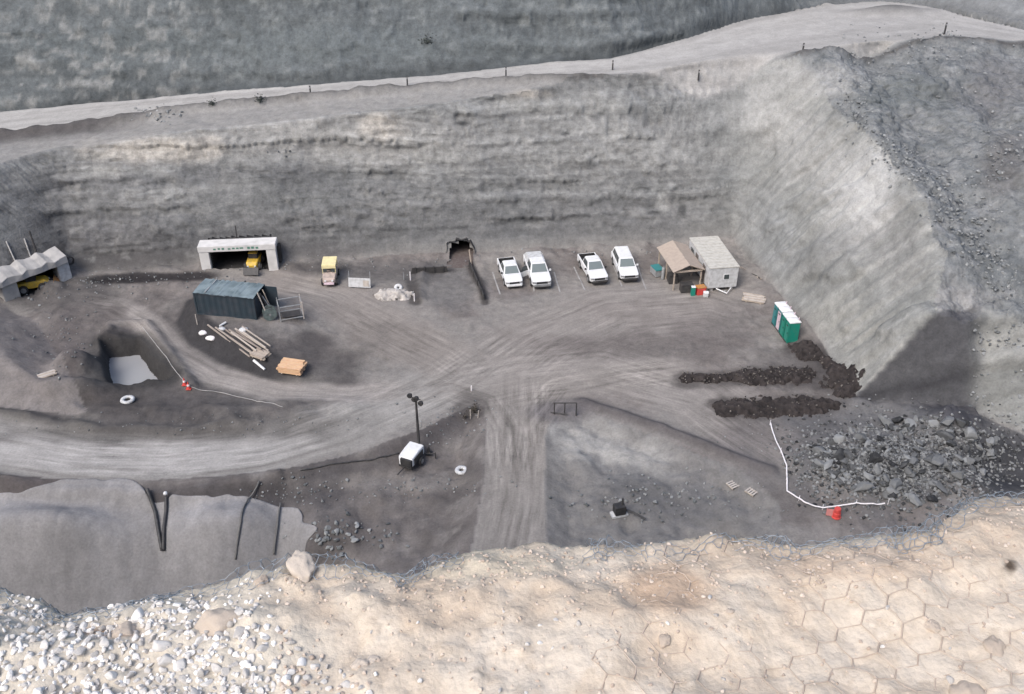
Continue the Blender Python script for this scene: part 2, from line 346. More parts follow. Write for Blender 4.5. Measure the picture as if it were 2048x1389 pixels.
def P(px, py):                                  # where a sight line first meets the ground of the pit
    d = ray(px, py); t = 30 / abs(d.z); o = Vector((0, 0, CAMZ)); last = t
    while t < 220:
        p = o + d * t
        if p.z < hf(p.x, p.y):
            lo, hi = last, t
            for _ in range(18):
                m = (lo + hi) / 2; q = o + d * m
                if q.z < hf(q.x, q.y): hi = m
                else: lo = m
            q = o + d * hi; return Vector((q.x, q.y, hf(q.x, q.y)))
        last = t; t += .4
    return G(px, py, 0)
def on(x, y, dz=0): return Vector((x, y, hf(x, y) + dz))
idx = np.arange(NX * NY).reshape(NY, NX)
mid = lambda a: (a[:-1, :-1] + a[:-1, 1:] + a[1:, 1:] + a[1:, :-1]) / 4.0
xm, ym, zm = mid(X), mid(Y), mid(Z); hole = np.zeros(xm.shape, bool)
# ------------------------------------------------------------------ mine entrances: openings cut in the rock
class Frame:                                    # local frame on the rock toe: x along the face, y into the rock, z up
    def __init__(s, pa, pb, back=0.0, z=None):
        a, b = P(*pa), P(*pb); s.L = math.hypot(b.x - a.x, b.y - a.y); s.rz = math.atan2(b.y - a.y, b.x - a.x)
        s.o = Vector((a.x, a.y, min(hf(a.x, a.y), hf(b.x, b.y)) if z is None else z)) + Vector((-math.sin(s.rz), math.cos(s.rz), 0)) * back
    def loc(s, x, y):
        dx, dy = x - s.o.x, y - s.o.y; c, n = math.cos(s.rz), math.sin(s.rz); return dx * c + dy * n, -dx * n + dy * c
def cut(fr, x0, x1, h, depth=4.0):
    lx, ly = fr.loc(xm, ym); k = (lx > x0) & (lx < x1) & (ly > -.15) & (ly < depth) & (zm < fr.o.z + h); hole[k] = True
F_white = Frame((404, 541), (557, 541), .35, 0.0)
F_left = Frame((12, 606), (146, 556), .3, .1)
F_adit = Frame((892, 534), (945, 534), 1.25, 0.0)
def calm(fr, w, amt=1.0):                        # dressed rock round an entrance: little relief
    lx, ly = fr.loc(X, Y); return amt * ss(-w, -.2, lx) * (1 - ss(fr.L + .2, fr.L + w, lx)) * ss(-4, -1, ly) * (1 - ss(3, 6, ly))
# roughen the rock along its own normal
dzx = np.gradient(Z, gx, axis=1); dzy = np.gradient(Z, gy, axis=0)
nl = np.sqrt(dzx ** 2 + dzy ** 2 + 1); N = np.stack([-dzx / nl, -dzy / nl, 1 / nl], -1)
steep = ss(.5, 1.4, np.hypot(dzx, dzy)); rock = steep * ss(.2, 1.6, T['d']) * (T['d'] > 0)
strat = vn(X * .03, Z * 1.1 + .3 * fbm(X * .1, Y * .1, Z * .1, o=3, seed=5), seed=77) * .30 + vn(X * .08, Z * 3.1, seed=78) * .16
big = fbm(X * .16, Y * .16, Z * .22, o=4, seed=41); fine = fbm(X * .9, Y * .9, Z * 1.6, o=4, seed=45)
ridge = 1 - np.abs(fbm(X * .35, Y * .35, Z * .18, o=4, seed=49)) * 2
upw = (Y > T['yf']) * 1.0
seam = np.abs(vn(X * .05, Z * 1.6 + .5 * fbm(X * .12, Z * .3, o=3, seed=6), seed=79))
slab = fbm((Y + .25 * Z) * 1.1, Z * .10 + X * .02, o=4, seed=52)
Zw = Z + .7 * fbm(X * .05, Y * .05, o=3, seed=151) + .15 * fine
lay = np.floor(Zw / .85); lay2 = np.floor(Zw / 2.3 + .4)
blk = np.floor(X / 1.9 + 3.7 * _h(lay.astype(np.int64), lay.astype(np.int64) * 0, lay.astype(np.int64) * 0 + 3, 5))
hb = _h(lay.astype(np.int64), blk.astype(np.int64), lay.astype(np.int64) * 0, 9); hl = vn(lay * 7.31, X * .07, seed=153); hl2 = vn(lay2 * 5.17, X * .05, seed=154)
bmask = ss(-.35, .35, fbm(X * .09 + 31, Z * .25, o=3, seed=155))
disp = rock * (1 - T['w']) * (.34 * big + .22 * hl * (.4 + .6 * bmask) + .25 * hl2 + .13 * hb * bmask + .12 * fine - .18 * (1 - ss(0, .12, seam)) * ss(-.4, .3, big))
disp = disp + rock * T['w'] * (.40 * big + .24 * slab + .08 * fine + .40 * ss(.1, .3, fbm((Y + .5 * Z) * .22, Z * .16 + 9, o=3, seed=157))) * (1 - .75 * T['nose'])
rightslope = T['w'] * ss(.5, 3, T['d']) * (1 - upw) * ss(-.2, 1.5, T['yn'] - Y)
disp = disp + rightslope * (1 - rock) * (.28 * fine + .35 * big) + .05 * fine * (1 - T['road']) * (T['d'] < 0)
disp = disp * (1 - np.maximum(calm(F_white, 1.5), np.maximum(calm(F_left, 1.2), calm(F_adit, 1.0))))
Xd = X + N[..., 0] * disp; Yd = Y + N[..., 1] * disp; Zd = Z + N[..., 2] * disp
# ------------------------------------------------------------------ surface colours (dust, coal, strata, some painted shade) per vertex
PX, PY = proj(X, Y, Z)
def blob(cx, cy, rx, ry, soft=.5, wob=.35, rot=0):
    c, s = math.cos(R(rot)), math.sin(R(rot)); u = (PX - cx) * c + (PY - cy) * s; v = -(PX - cx) * s + (PY - cy) * c
    q = np.hypot(u / rx, v / ry) + wob * fbm(X * .35, Y * .35, Z * .35, o=4, seed=61)
    return 1 - ss(1 - soft, 1 + soft, q)
C = np.zeros(X.shape + (3,)); C[:] = lin((150, 146, 142))
def mixc(m, c, k=1.0):
    global C
    m = (m * k)[..., None]; C = C * (1 - m) + lin(c) * m
d = T['d']; floor = (d < 0)
nA = fbm(X * .22, Y * .22, Z * .3, o=5, seed=71); nB = fbm(X * .8, Y * .8, Z * 1.5, o=4, seed=73)
# floor
mixc(floor * ss(-.2, .5, nA), (128, 122, 119))
mixc(floor * ss(-.3, .6, nB), (134, 129, 126), .5)
for nm, c, k in [('r_main', (164, 161, 157), .95), ('r_mid', (154, 149, 144), .85), ('r_west', (166, 160, 155), .95), ('r_portal', (160, 153, 147), .75), ('r_east', (160, 154, 149), .7), ('r_lot', (160, 154, 149), .6), ('r_bend', (164, 158, 152), .6), ('r_turn', (160, 155, 150), .6)]:
    i = [r[0] for r in ROADS].index(nm); mixc(T['rds'][i][2] * floor, c, k)
D, S, TT = pdist(X, Y, RW[0]); mixc((1 - ss(1.2, 2.4, D)) * ss(0, 3, S) * (1 - ss(36, 48, S)), (184, 181, 178), .8)
mixc(np.exp(-((D - 3.6) / .8) ** 2) * (S < 40), (80, 78, 77), .85)
for i_, tt_ in ((0, (.8, 1.9)), (1, (.25, .95)), (2, (.55,)), (6, (.5,)), (7, (.5,))):                    # worn wheel ruts
    S_, T_, k_ = T['rds'][i_]; wv = T_ + .35 * vn(S_ * .12, S_ * 0 + i_, seed=161)
    for t_ in tt_: mixc(floor * k_ * np.exp(-((np.abs(wv) - t_) / .17) ** 2) * ss(-.5, .3, vn(S_ * .2, T_ * .5 + t_, seed=162)), (122, 117, 113), .55)
mixc(floor * blob(1290, 690, 190, 26), (116, 110, 108), .75); mixc(floor * blob(1440, 660, 110, 30), (118, 112, 110), .6)
mixc(floor * blob(760, 690, 120, 40), (132, 126, 121), .6); mixc(floor * blob(1620, 730, 110, 50), (112, 108, 107), .8)
mixc(floor * blob(1560, 880, 110, 40), (118, 113, 112), .7); mixc(floor * blob(1500, 1000, 240, 60), (118, 114, 113), .8)
mixc(floor * blob(430, 845, 240, 30), (108, 105, 103), .8); mixc(floor * blob(300, 870, 330, 16), (96, 93, 91), .6)
mixc(floor * blob(600, 700, 70, 35), (128, 121, 118), .6)
mixc(floor * blob(360, 745, 340, 110, .35) * (1 - np.maximum(T['rds'][2][2], T['rds'][0][2])), (88, 85, 85), .8)
# dark coal bands along the wall toe and banks
mixc(floor * blob(420, 680, 90, 50, .5, .3, 30), (112, 108, 107), .6)
D, S, TT = pdist(X, Y, PLAT); mixc(ss(-.3, .2, -TT) * (1 - ss(1.9, 2.8, -TT + .5 * nA)) * ss(1, 3, S) * (1 - ss(21, 25, S)), (64, 63, 65), .95)
D, S, TT = pdist(X, Y, SUMP, True); mixc(floor * (1 - ss(1.0, 2.2, D + .4 * nA)), (66, 65, 65), .92)
mixc(floor * blob(170, 740, 75, 50, .5), (94, 92, 91), .9); mixc(floor * blob(190, 800, 110, 26, .6), (84, 80, 79), .85); mixc(floor * blob(110, 700, 60, 60), (112, 106, 105), .8)
mixc(floor * blob(120, 590, 130, 30), (88, 85, 85), .8); mixc(floor * blob(160, 640, 90, 30), (112, 106, 104), .8)
mixc(T['ib'] * 1.0, (138, 133, 131), .9); mixc(blob(90, 700, 60, 90, .6) * T['ib'], (128, 122, 120), .5)
mixc(floor * blob(760, 588, 70, 16), (150, 143, 138), .5)
# camera-side low ground
il = T['il'] * 1.0; mixc(il, (122, 117, 115)); mixc(il * ss(-.1, .6, nA), (102, 98, 97)); mixc(il * ss(.1, .6, nB), (140, 136, 133), .6)
mixc(il * blob(850, 870, 130, 26, .6, .3, -28), (96, 92, 92), .85); mixc(il * blob(470, 990, 190, 30), (84, 81, 82), .9); mixc(il * blob(60, 968, 80, 22), (92, 87, 87), .9)
mixc(il * blob(690, 1070, 80, 40), (96, 92, 92), .8); mixc(il * blob(800, 1030, 130, 40), (118, 113, 111), .7); mixc(il * blob(650, 960, 50, 60), (96, 93, 94), .7)  # shade of the hollow by the lining painted in first, then ground tones
mixc(il * blob(800, 965, 140, 16), (140, 135, 131), .7)
ir = T['ir'] * 1.0; mixc(ir, (136, 134, 132), .9); mixc(ir * blob(1220, 910, 130, 42, .7, .5, 22), (178, 176, 172), .9); mixc(ir * blob(1310, 990, 110, 40, .6, .5, 20), (104, 104, 106), .8); mixc(ir * ss(.1, .6, nB), (108, 107, 108), .5)
D, S, TT = pdist(X, Y, W2([(1165, 806), (1260, 838), (1400, 890), (1540, 948)])); mixc(1 - ss(.3, 1.1, D), (98, 94, 95), .85)
mixc(floor * blob(1120, 822, 60, 22), (112, 108, 110), .8); mixc(floor * blob(940, 820, 36, 30), (96, 92, 90), .7)
mixc(floor * blob(905, 575, 75, 42), (124, 122, 121), .85)
for pts, wd in [([(822, 545), (860, 545), (898, 540)], .5), ([(938, 525), (945, 545), (962, 575), (970, 605)], .4), ([(822, 552), (826, 580), (830, 606)], .6)]:
    D, S, TT = pdist(X, Y, W2(pts)); mixc(1 - ss(wd * .5, wd * 1.6, D), (72, 69, 69), .85)
for pts_ in ([(1372, 758), (1480, 756), (1600, 752)], [(1450, 816), (1550, 815), (1648, 812)], [(1600, 698), (1655, 724), (1684, 760), (1692, 790)]):   # coal fines round the windrows
    D, S, TT = pdist(X, Y, W2(pts_)); mixc(floor * (1 - ss(.7, 2.0, D + .5 * nB)), (84, 80, 79), .75)
mixc(floor * blob(1655, 750, 50, 46, .5), (78, 75, 75), .7)
# pocket
pk = floor * blob(1830, 900, 240, 110, .4); mixc(pk, (112, 112, 114), .9); mixc(floor * blob(2010, 930, 70, 60), (70, 71, 75), .9); mixc(blob(1900, 800, 90, 36, .5, .3, 25), (74, 74, 80), .85)  # shade in the dip at the far right is painted as a dark patch
mixc(floor * blob(1640, 900, 50, 70, .5), (108, 107, 108), .7)
# rock faces
wm = ss(-.2, .8, d) * (d > -.2); isw = (T['wall'] < T['be'] + .4) * wm
mixc(wm, (146, 147, 146)); mixc(isw * ss(-.1, .55, nA), (128, 130, 130), .9); mixc(isw * ss(.15, .7, -nA), (160, 160, 157), .7)
st2 = fbm(X * .04, Z * 1.3 + .4 * nA, o=4, seed=83); mixc(isw * (1 - T['w']) * ss(.05, .5, st2), (122, 123, 123), .75)
st3 = fbm(X * .05, Z * 3.2 + .5 * nA, o=4, seed=84); mixc(isw * (1 - T['w']) * ss(.2, .6, st3), (104, 104, 105), .55); mixc(isw * (1 - T['w']) * (1 - ss(0, .10, seam)) * ss(-.2, .4, nA + .2), (84, 85, 86), .6)
low = isw * (1 - ss(2.5, 6.5, Z + 1.2 * nA)) * (1 - T['w']) ; mixc(low, (116, 116, 117), .7); mixc(low * (1 - ss(-30, -10, X)), (98, 97, 98), .65)
mixc(isw * np.exp(-((Z - 3.1 - .35 * np.sin(X * .12) - .25 * nB) / .14) ** 2) * (1 - T['w']) * ss(-.3, .2, nA + .3), (76, 77, 78), .85)
mixc(isw * np.exp(-((Z - 5.7 - .5 * np.sin(X * .09 + 2) - .3 * nB) / .16) ** 2) * (1 - T['w']) * ss(-.1, .3, nB + .1), (92, 93, 94), .8)
mixc(blob(600, 270, 300, 50, .6) * wm, (160, 159, 156), .7); mixc(blob(1180, 290, 260, 70, .6) * wm, (152, 152, 150), .5)
for b_ in [(240, 362, 120, 14), (400, 350, 60, 16), (560, 345, 90, 20)]: mixc(blob(*b_, .6, .6), (112, 113, 115), .7)
for b_ in [(925, 247, 16, 5), (1197, 231, 16, 5), (1130, 268, 8, 3), (860, 105, 9, 16), (1365, 420, 7, 10)]: mixc(blob(*b_, .5, .25), (72, 73, 74), .9)  # shade of small ledge openings painted on, plus dark stains
mixc(blob(1325, 402, 14, 22), (176, 176, 173), .8)
# right-hand cut face: pale, raked
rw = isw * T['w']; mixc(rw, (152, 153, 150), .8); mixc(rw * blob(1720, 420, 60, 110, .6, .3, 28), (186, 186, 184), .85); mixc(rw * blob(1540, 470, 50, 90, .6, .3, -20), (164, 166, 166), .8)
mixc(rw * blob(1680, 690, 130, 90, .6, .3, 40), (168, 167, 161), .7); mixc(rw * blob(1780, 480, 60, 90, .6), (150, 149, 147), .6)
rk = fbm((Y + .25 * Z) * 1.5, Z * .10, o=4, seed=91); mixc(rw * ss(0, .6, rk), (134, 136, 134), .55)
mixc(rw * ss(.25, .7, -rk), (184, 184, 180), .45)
# scree, spoil slope
sc = rightslope * (1 - rw); mixc(sc, (130, 133, 134), .95); mixc(sc * ss(0, .6, nA), (116, 120, 122), .8); mixc(sc * ss(.1, .6, nB), (146, 147, 147), .55)
mixc(sc * blob(1880, 610, 90, 40), (160, 159, 158), .7); mixc(sc * blob(2010, 330, 45, 60), (108, 106, 106), .7); mixc(sc * blob(1800, 190, 90, 40), (112, 117, 118), .7); mixc(sc * blob(1990, 180, 70, 60), (118, 118, 120), .7)
# bench, haul road, upper wall
bm_ = wm * (1 - isw) * (Y < T['yn']) * (1 - T['w']); mixc(bm_, (158, 156, 153), .8); mixc(bm_ * ss(.1, .6, nB), (142, 141, 139), .6)
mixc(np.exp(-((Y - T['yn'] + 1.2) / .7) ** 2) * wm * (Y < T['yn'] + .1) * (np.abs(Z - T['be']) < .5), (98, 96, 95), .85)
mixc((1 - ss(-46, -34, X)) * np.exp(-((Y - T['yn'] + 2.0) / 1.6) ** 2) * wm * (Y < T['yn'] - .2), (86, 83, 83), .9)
rd = ss(-.15, .35, Y - T['yn']) * (1 - ss(-.35, .15, Y - T['yf'])); mixc(rd, (182, 180, 177))
vv = (Y - T['yn']) / np.maximum(T['yf'] - T['yn'], .5); tr = fbm(X * .03, vv * 7 + .2 * np.sin(X * .05), o=3, seed=95); mixc(rd * ss(.05, .6, tr), (168, 166, 163), .7); mixc(rd * ss(.1, .6, -tr), (192, 190, 187), .6)
lens = atroad(1780, 26); mixc(rd * np.exp(-((X - lens.x) / 4.6) ** 2 - ((Y - lens.y) / 1.5) ** 2), (104, 104, 104), .9)
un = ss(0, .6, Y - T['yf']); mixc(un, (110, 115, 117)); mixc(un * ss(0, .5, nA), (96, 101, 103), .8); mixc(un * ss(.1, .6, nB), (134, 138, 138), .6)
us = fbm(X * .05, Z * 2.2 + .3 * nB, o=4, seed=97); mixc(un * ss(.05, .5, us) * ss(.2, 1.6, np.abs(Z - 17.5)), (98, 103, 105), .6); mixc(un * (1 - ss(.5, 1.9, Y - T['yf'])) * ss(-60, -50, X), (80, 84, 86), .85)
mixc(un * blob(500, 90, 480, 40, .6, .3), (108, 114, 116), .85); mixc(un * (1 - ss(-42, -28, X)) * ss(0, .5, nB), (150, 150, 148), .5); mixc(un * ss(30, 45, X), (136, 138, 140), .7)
mixc(blob(280, 556, 150, 10, .35, .3, -2), (52, 50, 52), .95); mixc(blob(640, 535, 90, 12, .7), (86, 83, 83), .8); mixc(blob(800, 545, 90, 22, .6), (104, 102, 102), .8)
mixc(blob(250, 520, 150, 22, .6), (92, 90, 90), .85); mixc(blob(110, 470, 40, 60, .6), (88, 87, 88), .6); mixc(blob(115, 490, 16, 45, .5, .3, -12), (58, 57, 58), .9)
mixc(blob(640, 500, 90, 14, .6), (104, 102, 103), .7)
for b_ in [(310, 300, 120, 24), (420, 292, 40, 20), (760, 250, 40, 25), (1060, 188, 40, 8)]: mixc(blob(*b_, .6), (182, 177, 169), .85)
n2c = T['nose'] * (Z < T['be'] + .3) * ss(-.5, .1, d); mixc(n2c, (86, 86, 90), .93); mixc(n2c * ss(-.2, .5, nA), (104, 104, 106), .5); mixc(n2c * np.exp(-((Z - .5 - .3 * (X - 28)) / .5) ** 2), (60, 60, 64), .6)  # dark rock, with shade of the turned-away face and undercut put into its colour
wf = (isw * (1 - T['w'])); wa = np.maximum(wf, un * .7) + .0 * rw; C = C * (1 + wa * (.12 * hl + .08 * hl2 + .06 * hb * bmask))[..., None]
for b_ in [(1540, 230, 90, 40, .6, .5), (1640, 300, 70, 50, .6, .5), (1600, 160, 120, 30, .6, .5), (1690, 360, 50, 60, .6, .4)]: mixc(wm * blob(*b_), (178, 178, 176), .6)
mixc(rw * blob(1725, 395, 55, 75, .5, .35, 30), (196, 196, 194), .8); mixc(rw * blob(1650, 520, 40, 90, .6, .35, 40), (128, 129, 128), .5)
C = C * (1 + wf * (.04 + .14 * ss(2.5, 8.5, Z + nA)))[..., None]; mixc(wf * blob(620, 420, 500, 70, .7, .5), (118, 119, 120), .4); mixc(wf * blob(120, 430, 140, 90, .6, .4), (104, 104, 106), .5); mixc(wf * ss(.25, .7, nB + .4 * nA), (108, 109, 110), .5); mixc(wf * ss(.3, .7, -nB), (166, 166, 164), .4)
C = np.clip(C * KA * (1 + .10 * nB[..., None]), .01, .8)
# ------------------------------------------------------------------ terrain material
def terrain_material():
    m, nt, b = newmat('quarry_ground'); L = nt.links.new
    at = nd(nt, 'ShaderNodeAttribute', attribute_name='Col'); sf = nd(nt, 'ShaderNodeAttribute', attribute_name='surf')
    sp = nd(nt, 'ShaderNodeSeparateXYZ'); L(sf.outputs['Vector'], sp.inputs[0])
    ge = nd(nt, 'ShaderNodeNewGeometry')
    def noise(scale, detail=6, rough=.6, vec=None, mul=None):
        n = nd(nt, 'ShaderNodeTexNoise'); n.inputs['Scale'].default_value = scale; n.inputs['Detail'].default_value = detail; n.inputs['Roughness'].default_value = rough
        v = vec or ge.outputs['Position']
        if mul:
            q = nd(nt, 'ShaderNodeVectorMath', operation='MULTIPLY'); q.inputs[1].default_value = mul; L(v, q.inputs[0]); v = q.outputs[0]
        L(v, n.inputs['Vector']); return n.outputs['Fac']
    def mth(op, a, b_, c_=None, clamp=False):
        n = nd(nt, 'ShaderNodeMath', operation=op, use_clamp=clamp)
        for i, q in enumerate((a, b_, c_)):
            if q is None: continue
            if isinstance(q, (int, float)): n.inputs[i].default_value = q
            else: L(q, n.inputs[i])
        return n.outputs[0]
    n0 = noise(1.3, 8, .66); n1 = noise(6.0, 5, .65); n2 = noise(1.0, 7, .66, mul=(.4, .4, 2.4)); n3 = noise(1.0, 5, .6, mul=(1.5, 1.5, .22))
    am = mth('MULTIPLY_ADD', sp.outputs[1], 1.6, .35)
    f = mth('MULTIPLY_ADD', mth('SUBTRACT', n0, .5), am, 1.0)
    f = mth('ADD', f, mth('MULTIPLY', mth('SUBTRACT', n1, .5), .7))
    f = mth('ADD', f, mth('MULTIPLY', mth('MULTIPLY', mth('SUBTRACT', n2, .5), .7), sp.outputs[0]))
    f = mth('ADD', f, mth('MULTIPLY', mth('MULTIPLY', mth('SUBTRACT', n3, .5), .4), sp.outputs[0]))
    patch = mth('MULTIPLY', mth('SUBTRACT', noise(.22, 3, .6), .28, None, True), 2.2)
    for nm, _, _ in ROADS:
        a = nd(nt, 'ShaderNodeAttribute', attribute_name=nm); s = nd(nt, 'ShaderNodeSeparateXYZ'); L(a.outputs['Vector'], s.inputs[0])
        k = noise(1.0, 3, .7, vec=a.outputs['Vector'], mul=(.16, 1.9, 0))
        w_ = mth('MULTIPLY', mth('MULTIPLY', mth('SUBTRACT', k, .5), 2.4), patch)
        f = mth('ADD', f, mth('MULTIPLY', w_, s.outputs[2]))
    f = mth('MINIMUM', mth('MAXIMUM', f, .35), 1.7)
    mx = nd(nt, 'ShaderNodeVectorMath', operation='SCALE'); L(at.outputs['Color'], mx.inputs[0]); L(f, mx.inputs['Scale'])
    L(mx.outputs[0], b.inputs['Base Color']); b.inputs['Roughness'].default_value = .95; b.inputs['Specular IOR Level'].default_value = .15
    vo = nd(nt, 'ShaderNodeTexVoronoi'); vo.inputs['Scale'].default_value = 2.6; L(ge.outputs['Position'], vo.inputs['Vector'])
    hgt = mth('ADD', mth('MULTIPLY', n0, 1.0), mth('MULTIPLY', n1, .35)); hgt = mth('ADD', hgt, mth('MULTIPLY', mth('MULTIPLY', n2, .9), sp.outputs[0])); hgt = mth('ADD', hgt, mth('MULTIPLY', mth('MULTIPLY', vo.outputs['Distance'], -.7), sp.outputs[2]))
    bp = nd(nt, 'ShaderNodeBump'); bp.inputs['Distance'].default_value = .28; L(mth('MULTIPLY_ADD', sp.outputs[1], .55, .15), bp.inputs['Strength']); L(hgt, bp.inputs['Height']); L(bp.outputs[0], b.inputs['Normal'])
    return m
MT = terrain_material()
surf = np.stack([rock * (1 - .75 * T['w']) * (1 - .55 * upw), np.clip(.35 + rock * .35 * (1 - T['w']) + rightslope * .5 * (1 - rock) - .25 * T['road'] * floor, 0, 1) * (1 - .92 * rd), np.clip(rightslope * (1 - rock), 0, 1)], -1)
# regions -> separate sheets of ground
Q = np.stack([idx[:-1, :-1], idx[:-1, 1:], idx[1:, 1:], idx[1:, :-1]], -1)
dm = mid(d); isw_m = mid(isw) > .5; rdm = mid(rd) > .5
reg = np.zeros(xm.shape, int)                                   # 0 floor
reg[(dm < 0) & (np.maximum(mid(T['rds'][0][2]), np.maximum(mid(T['rds'][1][2]), mid(T['rds'][2][2]))) > .5)] = 1
up_m = mid(Y - T['yf']) > 0
reg[dm >= 0] = 4; reg[(dm >= 0) & isw_m] = 2; reg[(dm >= 0) & (xm > 24) & isw_m] = 3; reg[(dm >= 0) & ~isw_m & (xm > 25)] = 5
reg[(dm >= 0) & up_m] = 6; reg[(dm >= 0) & rdm] = 7
# ------------------------------------------------------------------ the crest the photograph was taken from
ZC = CAMZ - 1.65
CE = np.array([[*G(x, y, ZC).xy] for x, y in [(-4000, 1100), (-1500, 1130), (-600, 1140), (-200, 1150), (0, 1152), (60, 1160), (110, 1192), (200, 1182), (330, 1152), (470, 1120), (560, 1106), (600, 1098), (640, 1106), (720, 1108), (790, 1124), (815, 1130), (850, 1113), (900, 1086), (945, 1066), (1000, 1060), (1080, 1054), (1150, 1060), (1240, 1063), (1350, 1051), (1450, 1044), (1520, 1056), (1600, 1074), (1700, 1070), (1780, 1066), (1850, 1062), (1900, 1027), (1950, 987), (1985, 971), (2048, 967), (2200, 975), (2700, 1000), (4000, 1060), (6000, 1080)]])
def yedge(x): return np.interp(x, CE[:, 0], CE[:, 1])
def crest(x, y):
    n = fbm(x * 2.2, y * 2.2, o=4, seed=101); f = fbm(x * 14, y * 14, o=3, seed=103); e = y - yedge(x) + .012 * f
    big = fbm(x * .35, y * .35, o=3, seed=102) * .12 * ss(1.5, 6, np.hypot(x, y - 1.5))
    z = ZC + .026 * n + (.009 + .006 * ss(.25, 0, -e - .05)) * f + .006 * fbm(x * 40, y * 40, o=2, seed=104) * (1 - .5 * ss(-.2, .3, x)) + big + .05 * np.exp(-((x - 1.0) / .25) ** 2 - ((y - 1.75) / .3) ** 2) + .02 * np.exp(-((x - .32) / .25) ** 2 - ((y - 1.45) / .07) ** 2)
    z = z - .05 * ss(-.25, .02, e) ** 2
    over = np.maximum(e, 0); z = z - np.minimum(over * 3.5, .6 + over * 2.6) - over * .25 * (n + .4 * f) * ss(.02, .4, over) - np.maximum(over - 14, 0) * 3
    return z
cx = axis([(-95, 4), (-30, 1), (-8, .2), (-4, .06), (-2.9, .025), (-1.75, .0115), (1.75, .025), (3.2, .06), (4.5, .2), (8, 1), (30, 4), (95, None)])
cy = axis([(-40, 3), (-8, .5), (-1, .1), (.7, .03), (1.0, .011), (2.25, .06), (4, .25), (8, .8), (21, None)])
A, B = np.meshgrid(cx, cy); AZ = np.maximum(crest(A, B), -14)
qx, qy = proj(A, B, AZ); qx = np.where(B > .5, qx, 1024)
nn = fbm(A * 6, B * 6, o=5, seed=111); n3 = fbm(A * 26, B * 26, o=3, seed=113)
CC = np.zeros(A.shape + (3,)); CC[:] = lin((212, 200, 189))
def mixk(m, c, k=1.0):
    global CC
    m = np.clip(m * k, 0, 1)[..., None]; CC = CC * (1 - m) + lin(c) * m
mixk(ss(-.1, .5, nn), (202, 186, 172), .8); mixk(ss(.1, .6, -nn), (222, 212, 203), .7); mixk(ss(.15, .6, n3), (192, 178, 165), .6)
gl = 1 - ss(480, 760, qx + 90 * nn); mixk(gl, (214, 208, 200), .75)
def pb(x, y, rx, ry): return 1 - ss(.5, 1.4, np.hypot((qx - x) / rx, (qy - y) / ry) + .4 * nn)
mixk(pb(1330, 1180, 90, 50), (190, 166, 147), .8); mixk(pb(1700, 1130, 200, 30), (200, 180, 164), .6); mixk(pb(900, 1130, 200, 30), (206, 196, 180), .6); mixk(pb(1500, 1090, 150, 20), (196, 182, 168), .6)
mixk(pb(220, 1265, 60, 12), (150, 118, 96), .7); mixk(pb(2020, 1132, 12, 14), (70, 56, 46), .9); mixk(pb(1225, 1082, 28, 14), (150, 120, 108), .7)
edz = B - yedge(A); mixk(ss(-.06, .02, edz), (168, 164, 156), .6); mixk(ss(.15, 1.2, edz), (128, 124, 120), .9)
CC = np.clip(CC * KA * np.array([1.10, 1.08, 1.00]) * (1 + .08 * n3[..., None]), .02, .8)
def crest_material():
    m, nt, b = newmat('crest_soil'); L = nt.links.new
    at = nd(nt, 'ShaderNodeAttribute', attribute_name='Col'); ge = nd(nt, 'ShaderNodeNewGeometry')
    n0 = nd(nt, 'ShaderNodeTexNoise'); n0.inputs['Scale'].default_value = 55; n0.inputs['Detail'].default_value = 6; n0.inputs['Roughness'].default_value = .7; L(ge.outputs['Position'], n0.inputs['Vector'])
    v = nd(nt, 'ShaderNodeTexVoronoi'); v.inputs['Scale'].default_value = 70; L(ge.outputs['Position'], v.inputs['Vector'])
    ma = nd(nt, 'ShaderNodeMath', operation='MULTIPLY_ADD'); L(n0.outputs['Fac'], ma.inputs[0]); ma.inputs[1].default_value = .5; ma.inputs[2].default_value = .75
    sc_ = nd(nt, 'ShaderNodeVectorMath', operation='SCALE'); L(at.outputs['Color'], sc_.inputs[0]); L(ma.outputs[0], sc_.inputs['Scale']); L(sc_.outputs[0], b.inputs['Base Color'])
    h = nd(nt, 'ShaderNodeMath', operation='MULTIPLY_ADD'); L(v.outputs['Distance'], h.inputs[0]); h.inputs[1].default_value = -.5; L(n0.outputs['Fac'], h.inputs[2])
    bp = nd(nt, 'ShaderNodeBump'); bp.inputs['Strength'].default_value = .45; bp.inputs['Distance'].default_value = .010; L(h.outputs[0], bp.inputs['Height']); L(bp.outputs[0], b.inputs['Normal'])
    b.inputs['Roughness'].default_value = .95; b.inputs['Specular IOR Level'].default_value = .1; return m
ci = np.arange(A.size).reshape(A.shape); cq = np.stack([ci[:-1, :-1], ci[:-1, 1:], ci[1:, 1:], ci[1:, :-1]], -1).reshape(-1, 4)
crest_o = link('crest_ground', npmesh('crest_ground', np.stack([A, B, AZ], -1).reshape(-1, 3), cq, CC.reshape(-1, 3)), crest_material()); tag(crest_o, kind='structure')
def cz(x, y): return float(crest(np.array([x]), np.array([y]))[0])
